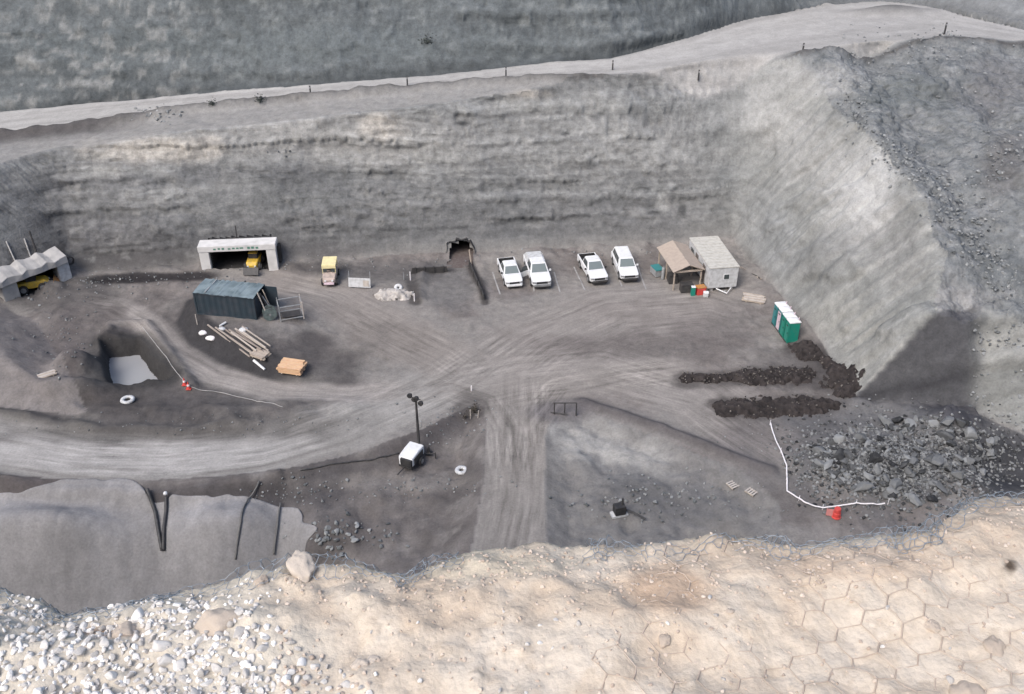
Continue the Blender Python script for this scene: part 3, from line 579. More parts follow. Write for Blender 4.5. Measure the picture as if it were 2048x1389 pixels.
# ---- loose stones
def rockmesh(name, seed, sub=2, rough=.28, flat=(1, 1, .7), block=False, sm=True):
    bm = bmesh.new(); bmesh.ops.create_icosphere(bm, subdivisions=sub, radius=1.0)
    co = np.array([v.co[:] for v in bm.verts])
    n = fbm(co[:, 0] * 1.3 + seed * 3.7, co[:, 1] * 1.3, co[:, 2] * 1.3 + 9.1, o=3, seed=seed)
    co = co * (1 + rough * n)[:, None]
    if block:
        r = np.random.default_rng(seed)
        for _ in range(13):
            nv = r.normal(size=3); nv /= np.linalg.norm(nv); lim = r.uniform(.48, .74); dd = co @ nv; co = co - np.maximum(dd - lim, 0)[:, None] * nv
    co = co * np.array(flat)
    for v, c in zip(bm.verts, co): v.co = c
    me = bpy.data.meshes.new(name); bm.to_mesh(me); bm.free(); me.polygons.foreach_set('use_smooth', [sm] * len(me.polygons)); return me
def bev(me):                                                    # soften the broken edges of a stone
    bm = bmesh.new(); bm.from_mesh(me); bmesh.ops.smooth_vert(bm, verts=bm.verts, factor=.35, use_axis_x=True, use_axis_y=True, use_axis_z=True); bm.to_mesh(me); bm.free(); me.polygons.foreach_set('use_smooth', [True] * len(me.polygons))
M['pebble'] = stonemat('pale_pebble', (.44, .41, .38), (.82, .80, .77), 30)
M['boulder'] = stonemat('beige_boulder', alb(214, 196, 178), alb(246, 232, 216), 60)
M['grit'] = stonemat('beige_grit', alb(196, 178, 162), alb(228, 213, 198), 14)
M['rubble'] = stonemat('grey_rubble', alb(54, 55, 58), alb(160, 162, 163), 2.2)
M['rubble_far'] = stonemat('scree_stone', alb(104, 108, 110), alb(172, 174, 174), 2.2)
M['coal'] = stonemat('coal_lump', alb(58, 55, 55), alb(140, 134, 128), 2.5)
PEB = [rockmesh('stone', 200 + i, 3, .22, (1, random.uniform(.65, .95), random.uniform(.5, .8)), True, False) for i in range(12)]
for m_ in PEB: bev(m_)
for m_ in PEB: m_.materials.append(M['pebble'])
LOW = []
for i in range(8):
    me = rockmesh('low', 300 + i, 2, .35, (1, .8, .65)); LOW.append((np.array([v.co[:] for v in me.vertices]), np.array([p.vertices[:] for p in me.polygons]))); bpy.data.meshes.remove(me)
LOWB = []
for i in range(8):
    me = rockmesh('low', 330 + i, 2, .15, (1, .75, .6), True); LOWB.append((np.array([v.co[:] for v in me.vertices]), np.array([p.vertices[:] for p in me.polygons]))); bpy.data.meshes.remove(me)
def rotm(r):
    a, b, c = r.uniform(0, 6.28), r.normal(0, .4), r.normal(0, .4)
    return np.array((Matrix.Rotation(a, 3, 'Z') @ Matrix.Rotation(b, 3, 'X') @ Matrix.Rotation(c, 3, 'Y')))
def scatter_mesh(name, items, shapes, mat, parent=None, smooth=True):   # one joined mesh of many small stones
    vv, ff, b = [], [], 0
    for k, (x, y, z, s) in enumerate(items):
        v, f = shapes[k % len(shapes)]; vv.append(v @ rotm(rng).T * s + np.array([x, y, z])); ff.append(f + b); b += len(v)
    return link(name, npmesh(name, np.vstack(vv), np.vstack(ff), smooth=smooth), mat, parent)
BEI = [rockmesh('stone', 260 + i, 4, .3, (1, .85, .75)) for i in range(4)]
for m_ in BEI: m_.materials.append(M['boulder'])
big = []
tries = 0
while len(big) < 285 and tries < 20000:                       # gravel at the lower left, stone by stone
    tries += 1; px = rng.uniform(-20, 2068); py = rng.uniform(1170, 1400)
    lim_ = 330 + (py - 1170) * 1.3; dens = 1.0 if px < lim_ else (.4 if px < lim_ + 130 else .010)
    if px < 500 and py < 1225: dens *= .35
    if rng.random() > dens: continue
    s = rng.choice([.010, .013, .016, .020, .026], p=[.32, .32, .22, .1, .04]) * (1 if px < 620 else .6)
    g = G(px, py, ZC + .01)
    if g.y > yedge(g.x) - .03 or any((g.x - q[0]) ** 2 + (g.y - q[1]) ** 2 < ((s + q[2]) * .72) ** 2 for q in big): continue
    big.append((g.x, g.y, s))
for k, (x, y, s) in enumerate(big):
    o = link('stone', PEB[k % 12], None, crest_o); o.location = (x, y, cz(x, y) + s * .10); o.scale = (s,) * 3; o.rotation_euler = (rng.normal(0, .5), rng.normal(0, .5), rng.uniform(0, 6.28))
for px, py, s in [(602, 1120, .042), (520, 1150, .022), (1330, 1282, .017), (1458, 1232, .010), (1300, 1300, .010), (1862, 1258, .02), (1930, 1385, .045), (720, 1330, .02), (745, 1318, .016), (440, 1235, .05), (240, 1250, .03), (1990, 1300, .03)]:
    g = G(px, py, ZC); o = link('stone', BEI[int(px) % 4], None, crest_o); o.location = (g.x, g.y, cz(g.x, g.y) - s * .15 + (.018 if px == 602 else 0)); o.scale = (s, s * .9, s * .8); o.rotation_euler = (.1, 0, px)
xr, yr = np.concatenate([rng.normal(0, 1.0, 14000), rng.uniform(-3.2, 3.2, 5000)]), rng.uniform(.8, 2.1, 19000); k_ = yr < yedge(xr) - .005; xr, yr = xr[k_], yr[k_]
px, py = proj(xr, yr, ZC); left = px < 330 + (py - 1170) * 1.3 + rng.uniform(0, 160, len(xr)); k_ = left | (rng.random(len(xr)) < np.where(py < 1200, .5, .16)); xr, yr, left = xr[k_], yr[k_], left[k_]
sz = np.where(left, rng.uniform(.003, .010, len(xr)), rng.uniform(.002, .0065, len(xr))); small = list(zip(xr, yr, crest(xr, yr) + sz * .08, sz * 1.25))
xs_ = [q for q in small if proj(q[0], q[1], ZC)[0] >= 560]; small = [q for q in small if proj(q[0], q[1], ZC)[0] < 560]
tag(scatter_mesh('grit', xs_, LOWB, M['grit'], None, False), 'fine beige grit scattered over the smooth soil', 'grit', kind='stuff')
tag(scatter_mesh('gravel', small, LOWB, M['pebble'], None, False), 'loose pale gravel strewn over the beige crest', 'gravel', kind='stuff')
# ---- wire netting
def netting(name, fn, u0, u1, v0, v1, cell, rad, mat, rot=0.0, keep=None):
    ca, sa = math.cos(rot), math.sin(rot); w = cell; rh = cell * .62; tw = cell * .38   # hexagons with a twisted pair on the long side
    nu = int(2 * ((u1 - u0) + (v1 - v0)) / w) + 8; nv = int(2 * ((u1 - u0) + (v1 - v0)) / (rh * .5 + tw)) + 8
    r_, i_ = np.meshgrid(np.arange(-nv // 2, nv // 2 + 1), np.arange(-nu, nu + 1, 2), indexing='ij'); a = i_ + r_ % 2; y = r_ * (rh * .5 + tw)
    def pt(a, c): x = a * w * .5; return np.stack([x * ca - c * sa + (u0 + u1) / 2, x * sa + c * ca + (v0 + v1) / 2], -1).reshape(-1, 2)
    p0, p1, p2, p3 = pt(a, y), pt(a, y + tw), pt(a + 1, y + tw + rh * .5), pt(a - 1, y + tw + rh * .5)
    A_ = np.vstack([p0, p1, p1]); B_ = np.vstack([p1, p2, p3]); K_ = np.concatenate([np.full(len(p0), 1.5), np.ones(2 * len(p0))])
    ok = (A_[:, 0] > u0) & (A_[:, 0] < u1) & (A_[:, 1] > v0) & (A_[:, 1] < v1) & (B_[:, 0] > u0) & (B_[:, 0] < u1) & (B_[:, 1] > v0) & (B_[:, 1] < v1)
    if keep is not None: ok &= keep(A_) & keep(B_)
    A_, B_, K_ = A_[ok], B_[ok], K_[ok]; pts = np.stack([fn(q[:, 0], q[:, 1]) for q in (A_, (A_ + B_) / 2, B_)], 1)
    t = pts[:, 2] - pts[:, 0]; t /= np.linalg.norm(t, axis=1)[:, None] + 1e-9; s_ = np.cross(t, [0, 0, 1.0]); s_ /= np.linalg.norm(s_, axis=1)[:, None] + 1e-9; n_ = np.cross(s_, t)
    vv = np.stack([pts + (s_ * math.cos(k * math.pi / 2) + n_ * math.sin(k * math.pi / 2))[:, None, :] * (rad * K_)[:, None, None] for k in range(4)], 2)   # seg, point, corner
    n = len(pts); b = np.arange(n)[:, None] * 12; q = []
    for i in (0, 4):
        for k in range(4): q.append(np.concatenate([b + i + k, b + i + (k + 1) % 4, b + i + 4 + (k + 1) % 4, b + i + 4 + k], 1))
    return link(name, npmesh(name, vv.reshape(-1, 3), np.vstack(q)), mat)
M['wire_dusty'] = paint('dusty_wire', alb(192, 175, 160), .8, .5, alb(214, 198, 184), scale=20)
M['wire_grey'] = paint('galvanised_wire', alb(150, 160, 170), .45, .25, alb(196, 204, 212), scale=20, metal=.3)
def flatfn(u, v):
    u, v = u + .011 * vn(u * 11, v * 11, seed=8), v + .011 * vn(u * 11, v * 11, seed=9)
    return np.stack([u, v, crest(u, v) + .0003 + .0034 * vn(u * 7, v * 7, seed=5)], -1)
o = netting('wire_netting', flatfn, -.15, 3.0, .9, 2.0, .084, .0011, M['wire_dusty'], R(-24), keep=lambda p: (p[:, 1] < yedge(p[:, 0]) - .02) & (p[:, 0] > .05 + .6 * (p[:, 1] - 1.15)))
tag(o, 'dusty hexagonal wire netting lying flat on the smooth beige soil', 'wire netting')
def drapefn(seed, lift):
    def drape(u, v):                                           # u along the rim, v across it
        y = yedge(u) + v; o_ = np.maximum(v, 0)
        w1 = fbm(u * 5, v * 9, o=3, seed=seed); w2 = fbm(u * 17 + 5, v * 17, o=2, seed=seed + 1)
        z = crest(u, np.minimum(y, yedge(u) - .005)) + .004 + lift + .012 * (w1 + .3) + .010 * w2 - 2.2 * o_ - .03 * ss(-.1, .4, fbm(u * 2.3, u * 0, o=2, seed=seed + 3))
        return np.stack([u + .014 * w2, y + .016 * w1, np.maximum(z, crest(u, y) - .006)], -1)
    return drape
for k, (a, b_, lab) in enumerate([(-2.4, -.12, 'crumpled grey wire netting draped over the rim beside the loose pebbles'), (.18, 2.8, 'crumpled grey wire netting draped over the rim beyond the smooth soil')]):
    e = empty('wire_netting', (0, 0, 0), 0, lab, 'wire netting', 'netting hanging over the rim')
    for q_ in range(2):
        o = netting('wire_layer', drapefn(121 + 10 * q_ + k, .006 * q_), a, b_, -.075, .030,   .024 + .006 * q_, .0008, M['wire_grey'], R(17 + 40 * q_ + 30 * k)); o.parent = e; o['kind'] = 'stuff'
# ------------------------------------------------------------------ water in the sump, lining on the bank
cw = SUMP.mean(0); sw = np.array([c + (c - cw) / np.linalg.norm(c - cw) * .5 for c in SUMP])
mb = MB(); mb.add([(x, y, -1.55) for x, y in sw], [tuple(range(len(sw)))])
mw, nt, b = newmat('sump_water'); b.inputs['Base Color'].default_value = (.3, .305, .315, 1); b.inputs['Roughness'].default_value = .06; b.inputs['IOR'].default_value = 1.6; b.inputs['Specular IOR Level'].default_value = .9
nz = nd(nt, 'ShaderNodeTexNoise'); nz.inputs['Scale'].default_value = .7; bp = nd(nt, 'ShaderNodeBump'); bp.inputs['Strength'].default_value = .03; nt.links.new(nz.outputs['Fac'], bp.inputs['Height']); nt.links.new(bp.outputs[0], b.inputs['Normal'])
tag(mb.build('water', mw), kind='structure')
LIN = [(-300, 1040), (-60, 1004), (0, 992), (60, 977), (130, 961), (200, 957), (262, 962), (286, 985), (300, 1012), (330, 1008), (345, 990), (420, 989), (520, 1000), (600, 1019), (612, 1040), (643, 1055), (628, 1072), (612, 1088), (600, 1150), (560, 1260), (-300, 1330)]
LP = np.array([[*P(x, y).xy] for x, y in LIN[:-2]] + [[-19, 38], [-70, 38]])
lx = np.arange(-52, -12, .09); ly = np.arange(40, 56, .09); LX, LY = np.meshgrid(lx, ly)
wob = .22 * fbm(LX * .5, LY * .5, o=3, seed=141); LI = inside(LX + wob, LY + wob, LP)
zf = hfv(LX, LY); LZ = zf + .16 + .10 * fbm(LX * .35, LY * .35, o=3, seed=143)
li = np.arange(LX.size).reshape(LX.shape); lq = np.stack([li[:-1, :-1], li[:-1, 1:], li[1:, 1:], li[1:, :-1]], -1)[(LI[:-1, :-1] & LI[1:, 1:] & LI[:-1, 1:] & LI[1:, :-1])]
us_, inv = np.unique(lq, return_inverse=True)
lc = np.stack([LX, LY, LZ], -1).reshape(-1, 3)[us_]; inv = inv.reshape(-1, 4)
ed = np.sort(np.concatenate([inv[:, [0, 1]], inv[:, [1, 2]], inv[:, [2, 3]], inv[:, [3, 0]]]), 1); eu, ec = np.unique(ed, axis=0, return_counts=True); be_ = eu[ec == 1]
for _ in range(14):                                             # even out the rim of the sheet
    sm = np.zeros_like(lc); ct = np.zeros(len(lc))
    for a_, b_ in ((0, 1), (1, 0)): np.add.at(sm, be_[:, a_], lc[be_[:, b_]]); np.add.at(ct, be_[:, a_], 1)
    k_ = ct >= 2; lc[k_] = .5 * lc[k_] + .5 * sm[k_] / ct[k_][:, None]
ln = fbm(lc[:, 0] * .25, lc[:, 1] * .25, o=5, seed=145); l2 = fbm(lc[:, 0] * 1.1, lc[:, 1] * .5, o=4, seed=146)
ck = lin((160, 158, 158)) * (1 + .16 * ln + .10 * l2)[:, None] * KA
M['lining'] = MT
sfa = np.tile([0, .12, 0], (len(lc), 1))
lo = link('bank_lining', npmesh('bank_lining', lc, inv.reshape(-1, 4), ck, {'surf': sfa}), MT); md = lo.modifiers.new('thick', 'SOLIDIFY'); md.thickness = .14; md.offset = -1
tag(lo, 'smooth grey sprayed lining over the steep bank below the loop road', 'bank lining')
def draped(pts, off=.05, n=14):
    r = []
    for (a, b) in zip(pts[:-1], pts[1:]):
        A0, B0 = P(*a), P(*b)
        for i in range(n):
            t = i / n; x, y = A0.x * (1 - t) + B0.x * t, A0.y * (1 - t) + B0.y * t; r.append(on(x, y, off))
    B0 = P(*pts[-1]); r.append(on(B0.x, B0.y, off)); return r
def rope(name, pts, rad, mat, label, cat, off=.05, group=None):
    return tag(MB().tube(draped(pts, off), rad, 6).build(name, mat, smooth=True), label, cat, group)
M['hose'] = paint('black_hose', (.03, .03, .032), .6, .2)
M['hose_grey'] = paint('grey_hose', (.09, .09, .09), .7, .2)
rope('drain_pipe', [(296, 985), (312, 1030), (326, 1108)], .13, M['hose'], 'black drain pipe slanting to join its straight twin on the grey lining', 'pipe', .32)
rope('drain_pipe', [(334, 1000), (331, 1050), (329, 1108)], .13, M['hose'], 'straight black drain pipe below the white-topped stake', 'pipe', .32)
rope('hose', [(520, 968), (497, 1004), (483, 1050), (472, 1125)], .07, M['hose_grey'], 'grey hose running down the lining, bent at its top edge', 'hose', .28)
rope('hose', [(562, 1012), (556, 1060), (549, 1115)], .07, M['hose_grey'], 'grey hose down the lining beside its torn edge', 'hose', .28)
def stake(px, py, h, mat, label, cat='stake', rad=.05, group=None, cap=None, tilt=0):
    p = P(px, py); e = empty('stake', p, 0, label, cat, group); e.rotation_euler = (tilt, tilt * .5, 0)
    MB().tube([(0, 0, -.25), (0, 0, h)], [rad, rad * .8], 6).build('post', mat, e)
    if cap: 
        c = MB(); c.loft([[(cap * math.sin(t) * math.cos(a), cap * math.sin(t) * math.sin(a), h + cap - cap * math.cos(t)) for a in np.linspace(0, 6.283, 9)[:-1]] for t in np.linspace(.15, 3.0, 6)]); c.build('cap', M['white'], e, smooth=True)
    return e
stake(334, 1000, .45, M['dark'], 'stake with a round white cap above the drain pipes', rad=.06, cap=.16)
# ------------------------------------------------------------------ mine entrances
def box_tunnel(fr, e, x0, x1, h, depth, mat):
    m = MB(); t = .25
    m.box(((x0 + x1) / 2, depth / 2 + .2, h + t / 2), (x1 - x0 + 2 * t, depth, t)); m.box(((x0 + x1) / 2, depth / 2 + .2, -t / 2 + .03), (x1 - x0 + 2 * t, depth, t))
    m.box((x0 - t / 2, depth / 2 + .2, h / 2), (t, depth, h - .06)); m.box((x1 + t / 2, depth / 2 + .2, h / 2), (t, depth, h - .06)); m.box(((x0 + x1) / 2, depth + .32, h / 2), (x1 - x0 + 2 * t, .25, h + 2 * t))
    return m.build('tunnel_lining', mat, e)
fr = F_white; Lw = fr.L; lg = .95; hh = 2.45; lt = .62
e = empty('mine_portal', fr.o, fr.rz, 'white concrete mine portal with a wide lintel and faded green lettering', 'portal')
MB().box((lg / 2, .35, hh / 2 - .2), (lg, 1.3, hh + .4)).build('pillar', M['portal'], e, .03); MB().box((Lw - lg / 2, .35, hh / 2 - .2), (lg, 1.3, hh + .4)).build('pillar', M['portal'], e, .03)
lintel = MB().box((Lw / 2, .45, hh + lt / 2 + .003), (Lw + .1, 1.6, lt)).build('lintel', M['portal'], e, .03)
xx = 1.6
for wd in (.34, .3, .3, .12, .34, .3, .3, .4, .12, .3, .34, .3):     # worn, unreadable lettering
    if wd > .15: MB().box((xx, -.355, hh + .32 + random.uniform(-.03, .03)), (wd * random.uniform(.7, 1), .02, random.uniform(.14, .24))).build('letter', M['sign_green'], lintel)
    xx += wd + .09
MB().box((Lw + .18, .8, hh * .62), (.3, .9, hh * .75)).build('side_duct', M['black'], e, .04)
box_tunnel(fr, e, lg, Lw - lg, hh, 9, M['tunnel']); cut(fr, lg * .6, Lw - lg * .6, hh + .35, 4.5)
g = G(480, 462, 4.2); MB().tube([(Lw / 2 - .2, 1.6, hh + .5), (Lw / 2 - .15, 1.5, hh + 1.9)], .06).build('vent_pipe', M['dark'], e)
fr = F_left; Ll = fr.L
e = empty('mine_portal', fr.o, fr.rz, 'rough grey concrete mine portal with a yellow machine parked inside', 'portal')
MB().box((.75, .5, 1.05), (1.5, 1.5, 2.5)).build('pillar', M['concrete'], e, .05); MB().box((Ll - .6, .4, 1.0), (1.2, 1.3, 2.4), 0, 0, 0).build('pillar', M['white_dirty'], e, .04)
m = MB(); secs = []
for i in range(13):
    x = -1.2 + (Ll + 1.1) * i / 12; j = .12 * math.sin(i * 2.3); secs.append([(x, -.55 + j * .5, 2.1), (x, -.5 + j, 2.75 + j), (x, 1.6, 3.1 + j * 1.5), (x, 2.4, 2.1)])
m.loft(secs); m.build('canopy', M['concrete'], e, .03)
box_tunnel(fr, e, 1.5, Ll - 1.2, 2.08, 8, M['tunnel']); cut(fr, 1.0, Ll - .8, 2.5, 4.5)
o = MB(); n = 14
for k in range(n): o.loft([[(Ll + .35 + .42 * math.cos(a), .0 + y, 1.9 + .42 * math.sin(a)), (Ll + .35 + .34 * math.cos(a), .0 + y, 1.9 + .34 * math.sin(a)), (Ll + .35 + .34 * math.cos(a), .25 + y, 1.9 + .34 * math.sin(a)), (Ll + .35 + .42 * math.cos(a), .25 + y, 1.9 + .42 * math.sin(a))] for a in (k * 2 * math.pi / n, (k + 1) * 2 * math.pi / n) for y in (0,)])
o.build('fan_ring', M['black'], e)
fr = F_adit; La = fr.L
e = empty('adit', fr.o, fr.rz, 'small arched adit with a dark lining and brown floor', 'adit')
prof = lambda r, y: [(La / 2 - r * math.cos(a) * (La / 2), y, r * (.75 + .85 * math.sin(a)) if 0 < a < math.pi else -.1) for a in np.linspace(0, math.pi, 13)]
slo = lambda L0, dy: [(x + .16 * math.sin(5 * x + 3 * z) * (z > .2), dy + max(z, 0) / 2.5 + .1 * math.sin(11 * x), z + .17 * math.sin(8 * x + 1) * (z > .5)) for x, y, z in L0]
po, pi_ = slo(prof(1.3, 0), .22), slo(prof(1.16, 0), .5); po2, pi2 = slo(prof(1.28, 0), 1.6), prof(1.0, 7)
vv = po + pi_ + pi2 + po2; ff = []
for k in range(12): ff += [(13 + k, 13 + k + 1, 26 + k + 1, 26 + k)]
ff.append(tuple(range(26, 39))); MB().add(vv, ff).build('arch_lining', M['tunnel'], e)
MB().box((La / 2, 2.6, -.02), (La * .96, 8, .1)).build('tunnel_floor', paint('brown_muck', (.09, .07, .066), .9, .3), e); lx_, ly_ = fr.loc(xm, ym); hole[(((lx_ - La / 2) / (La * .52)) ** 2 + (np.maximum(zm - fr.o.z, 0) / 1.65) ** 2 < 1 + .35 * vn(lx_ * 2.2, zm * 2.2, seed=77)) & (ly_ > -1.0) & (ly_ < 5)] = True
MB().tube([(La * .93, -.5, 0), (La * .86, -.3, 1.5)], .07).build('prop', M['wood'], e)
for (a, b, lab) in [((822, 548), (896, 544), 'low dark retaining wall beside the adit trench'), ((938, 530), (968, 600), 'dark plank wall sloping away from the adit trench')]:
    p, q = P(*a), P(*b); L_ = math.hypot(q.x - p.x, q.y - p.y); w_ = empty('retaining_wall', (p.x, p.y, min(p.z, q.z)), math.atan2(q.y - p.y, q.x - p.x), lab, 'retaining wall')
    for k in range(3): MB().box((L_ / 2, 0, .05 + .24 * k), (L_ - .1 * k, .10, .225)).build('plank', M['tunnel'], w_)
    for k in range(4): MB().box((L_ * (k + .5) / 4, -.08, .3), (.1, .08, 1.0)).build('post', M['dark'], w_)
# ------------------------------------------------------------------ vehicles
def rsec(y, hw, zb, zt, r=.1, crown=0.0):
    pts = []
    for cx_, cz_, a0 in ((hw - r, zb + r, -90), (hw - r, zt - r, 0), (-hw + r, zt - r, 90), (-hw + r, zb + r, 180)):
        for a in (0, 30, 60, 90):
            t = R(a0 + a); pts.append((cx_ + r * math.cos(t), y, cz_ + r * math.sin(t)))
    return pts
def wheel(e, x, y, r=.39, w=.26):
    o = MB(); s = 1 if x > 0 else -1
    o.loft([[(x + dx * s, y + rr * math.cos(a), r + rr * math.sin(a)) for a in np.linspace(0, 2 * math.pi, 19)[:-1]] for dx, rr in ((-w / 2, r * .8), (-w / 2 + .03, r), (w / 2 - .03, r), (w / 2, r * .82))])
    t = o.build('wheel', M['black'], e, smooth=False)
    MB().loft([[(x + (w / 2 + dx) * s, y + rr * math.cos(a), r + rr * math.sin(a)) for a in np.linspace(0, 2 * math.pi, 13)[:-1]] for dx, rr in ((.004, r * .62), (.016, r * .56), (-.02, r * .3))]).build('rim', M['chrome'], t)
def panel(e, name, q, mat, th=.03):
    a = [Vector(v) for v in q]; n = (a[1] - a[0]).cross(a[3] - a[0]).normalized() * th / 2
    o = MB(); o.add([v - n for v in a] + [v + n for v in a], [(3, 2, 1, 0), (4, 5, 6, 7), (0, 1, 5, 4), (1, 2, 6, 5), (2, 3, 7, 6), (3, 0, 4, 7)]); return o.build(name, mat, e)
def truck(px, py, sc, style, label, door=False, rz=R(9)):
    p = P(px, py); hd = Vector((math.sin(rz), -math.cos(rz), 0)); c = p - hd * 2.62 * sc; c.z = (p.z + hf(c.x - hd.x * 2 * sc, c.y - hd.y * 2 * sc)) / 2
    e = empty('suv' if style == 'suv' else 'pickup_truck', c, rz, label, 'suv' if style == 'suv' else 'pickup truck', 'white vehicles parked on the lot'); e.scale = (sc,) * 3
    pz = hf(p.x, p.y); bk = c - hd * 2 * sc; e.rotation_euler = (math.atan2(hf(bk.x, bk.y) - pz, 4.6 * sc), 0, rz)
    yr = 2.55 if style == 'suv' else .98
    st = [(-2.66, .74, .60, .86), (-2.58, .90, .50, .98), (-2.3, .96, .44, 1.06), (-1.9, .975, .42, 1.10), (-1.25, .98, .42, 1.16), (0, .985, .42, 1.17), (yr, .98, .44, 1.17)]
    if style == 'suv': st.append((2.66, .90, .55, 1.12))
    MB().loft([rsec(*s) for s in st]).build('body', M['white'], e, smooth=False)
    gr = 2.5 if style == 'suv' else .93; tr = 2.25 if style == 'suv' else .72
    Bq = [(-.92, -1.28, 1.15), (.92, -1.28, 1.15), (.92, gr, 1.15), (-.92, gr, 1.15)]; Tq = [(-.70, -.5, 1.84), (.70, -.5, 1.84), (.70, tr, 1.84), (-.70, tr, 1.84)]
    g = MB(); g.add(Bq + Tq, [(0, 1, 2, 3), (4, 5, 6, 7), (0, 1, 5, 4), (1, 2, 6, 5), (2, 3, 7, 6), (3, 0, 4, 7)]); g.build('cab', M['white'], e, .035)
    MB().box((0, (tr - .5) / 2, 1.865), (1.32, tr + .42, .05), tx=.9, ty=.94).build('roof', M['white'], e, .015)
    lp = lambda a, b, t: tuple(a[i] * (1 - t) + b[i] * t for i in range(3))
    def face(i, j, u0, u1, v0, v1):                # rectangle on a cab side
        a0, a1, b0, b1 = Bq[i], Bq[j], Tq[i], Tq[j]; f = lambda u, v: lp(lp(a0, a1, u), lp(b0, b1, u), v); return [f(u0, v0), f(u1, v0), f(u1, v1), f(u0, v1)]
    panel(e, 'windshield', face(0, 1, .06, .94, .08, .92), M['windshield']); panel(e, 'rear_window', face(2, 3, .1, .9, .25, .85), M['glass'])
    nwin = 3 if style == 'suv' else 2
    for (i, j) in ((1, 2), (3, 0)):
        for k in range(nwin):
            u0, u1 = (.14 + .8 * k / nwin, .12 + .8 * (k + 1) / nwin); u0, u1 = (u0, u1) if i == 1 else (1 - u1, 1 - u0); panel(e, 'side_window', face(i, j, u0, u1, .15, .86), M['glass'])
    if style != 'suv':
        MB().box((0, 1.82, .62), (1.86, 1.68, .22)).build('bed_floor', M['dark'], e)
        for s in (-1, 1):
            MB().box((s * .925, 1.82, .84), (.12, 1.68, .70)).build('bed_side', M['white'], e, .02)
        MB().box((0, 2.63, .84), (1.9, .09, .66)).build('tailgate', M['white'], e, .02)
        for s in (-1, 1): MB().box((s * .855, 1.80, .90), (.012, 1.6, .54)).build('bed_liner', M['black'], e)
        MB().box((0, 2.575, .90), (1.7, .012, .54)).build('bed_liner', M['black'], e); MB().box((0, .995, .92), (1.7, .02, .5)).build('bed_liner', M['black'], e); MB().box((0, 1.8, .745), (1.7, 1.56, .02)).build('bed_liner', M['black'], e)
        if style == 'cap':
            q = MB(); q.add([(-.94, 1.0, 1.2), (.94, 1.0, 1.2), (.94, 2.64, 1.2), (-.94, 2.64, 1.2), (-.74, 1.02, 1.62), (.74, 1.02, 1.62), (.74, 2.4, 1.60), (-.74, 2.4, 1.60)], [(0, 1, 2, 3), (4, 5, 6, 7), (0, 1, 5, 4), (1, 2, 6, 5), (2, 3, 7, 6), (3, 0, 4, 7)]); q.build('bed_cap', M['white_dirty'], e, .03)
    for s in (-1, 1):
        for y in (-1.65, 1.62):
            MB().loft([[(s * dx, y + .5 * math.cos(a), .42 + .5 * math.sin(a)) for a in np.linspace(-.2, math.pi + .2, 12)] for dx in (.7, .988)]).build('wheel_arch', M['black'], e); wheel(e, s * .88, y)
        MB().box((s * .76, -2.60, .84), (.34, .12, .17), rz=s * R(18)).build('headlight', M['chrome'], e, .02)
        MB().box((s * 1.10, -.98, 1.24), (.2, .12, .2)).build('mirror', M['black'] if style == 'open' else M['white'], e, .02)
        if style == 'suv': MB().box((s * .84, 2.6, .95), (.14, .12, .3)).build('tail_light', M['red'], e)
    MB().box((0, -2.64, .80), (1.12, .10, .22)).build('grille', M['black'], e, .015)
    MB().box((0, -2.68, .52), (1.72, .2, .22)).build('bumper', M['chrome'] if style == 'cap' else (M['white'] if door else M['dark']), e, .04); MB().box((0, -2.60, .34), (1.5, .2, .16)).build('air_dam', M['black'], e)
    MB().box((0, 0, .40), (1.6, 4.3, .12)).build('chassis', M['black'], e)
    if door:
        an = R(62); dx, dy = math.sin(an), -math.cos(an); hx, hy = .97, -1.1; y2 = lambda t: (hx + math.sin(an) * t, hy + math.cos(an) * t)
        a, b = y2(0), y2(1.05); d_ = panel(e, 'door', [(a[0], a[1], .5), (b[0], b[1], .5), (b[0], b[1], 1.14), (a[0], a[1], 1.14)], M['white'], .08); a2, b2 = y2(.3), y2(1.0)
        panel(d_, 'door_window', [(a[0] + .03, a[1] + .02, 1.15), (b[0], b[1], 1.15), (b2[0] - .12, b2[1] - .03, 1.72), (a2[0] - .05, a2[1], 1.72)], M['glass'], .04)
    return e
truck(1029, 579, .90, 'open', 'white pickup with its front door hanging open towards its neighbour', True, R(11))
truck(1084, 580, 1.0, 'cap', 'white pickup with a dusty cap over its bed')
truck(1199, 572, .95, 'open', 'white pickup with an open black bed and all its doors shut', rz=R(12))
truck(1259, 567, .96, 'suv', 'white suv with a long closed roof nearest the office trailer', rz=R(6))
M['line'] = paint('worn_white_line', (.3, .295, .29), .9, .5, (.2, .19, .19), scale=2.5)
for (a, b) in [((1108, 545), (1120, 586)), ((1148, 535), (1170, 582)), ((1226, 530), (1244, 574)), ((1274, 530), (1292, 580)), ((1062, 548), (1068, 584)), ((985, 545), (1000, 590))]:
    p, q = P(*a), P(*b); pts = [p.lerp(q, t) for t in np.linspace(0, 1, 9)]; sd_ = (q - p).cross(Vector((0, 0, 1))).normalized() * .075; m = MB(); vv = []
    for t in pts:
        for s in (-1, 1): w_ = t + sd_ * s; vv.append(on(w_.x, w_.y, .045))
    m.add(vv, [(2 * i, 2 * i + 1, 2 * i + 3, 2 * i + 2) for i in range(8)]); tag(m.build('parking_line', M['line']), 'worn white parking bay line on the dirt lot', 'parking line', 'parking bay lines')
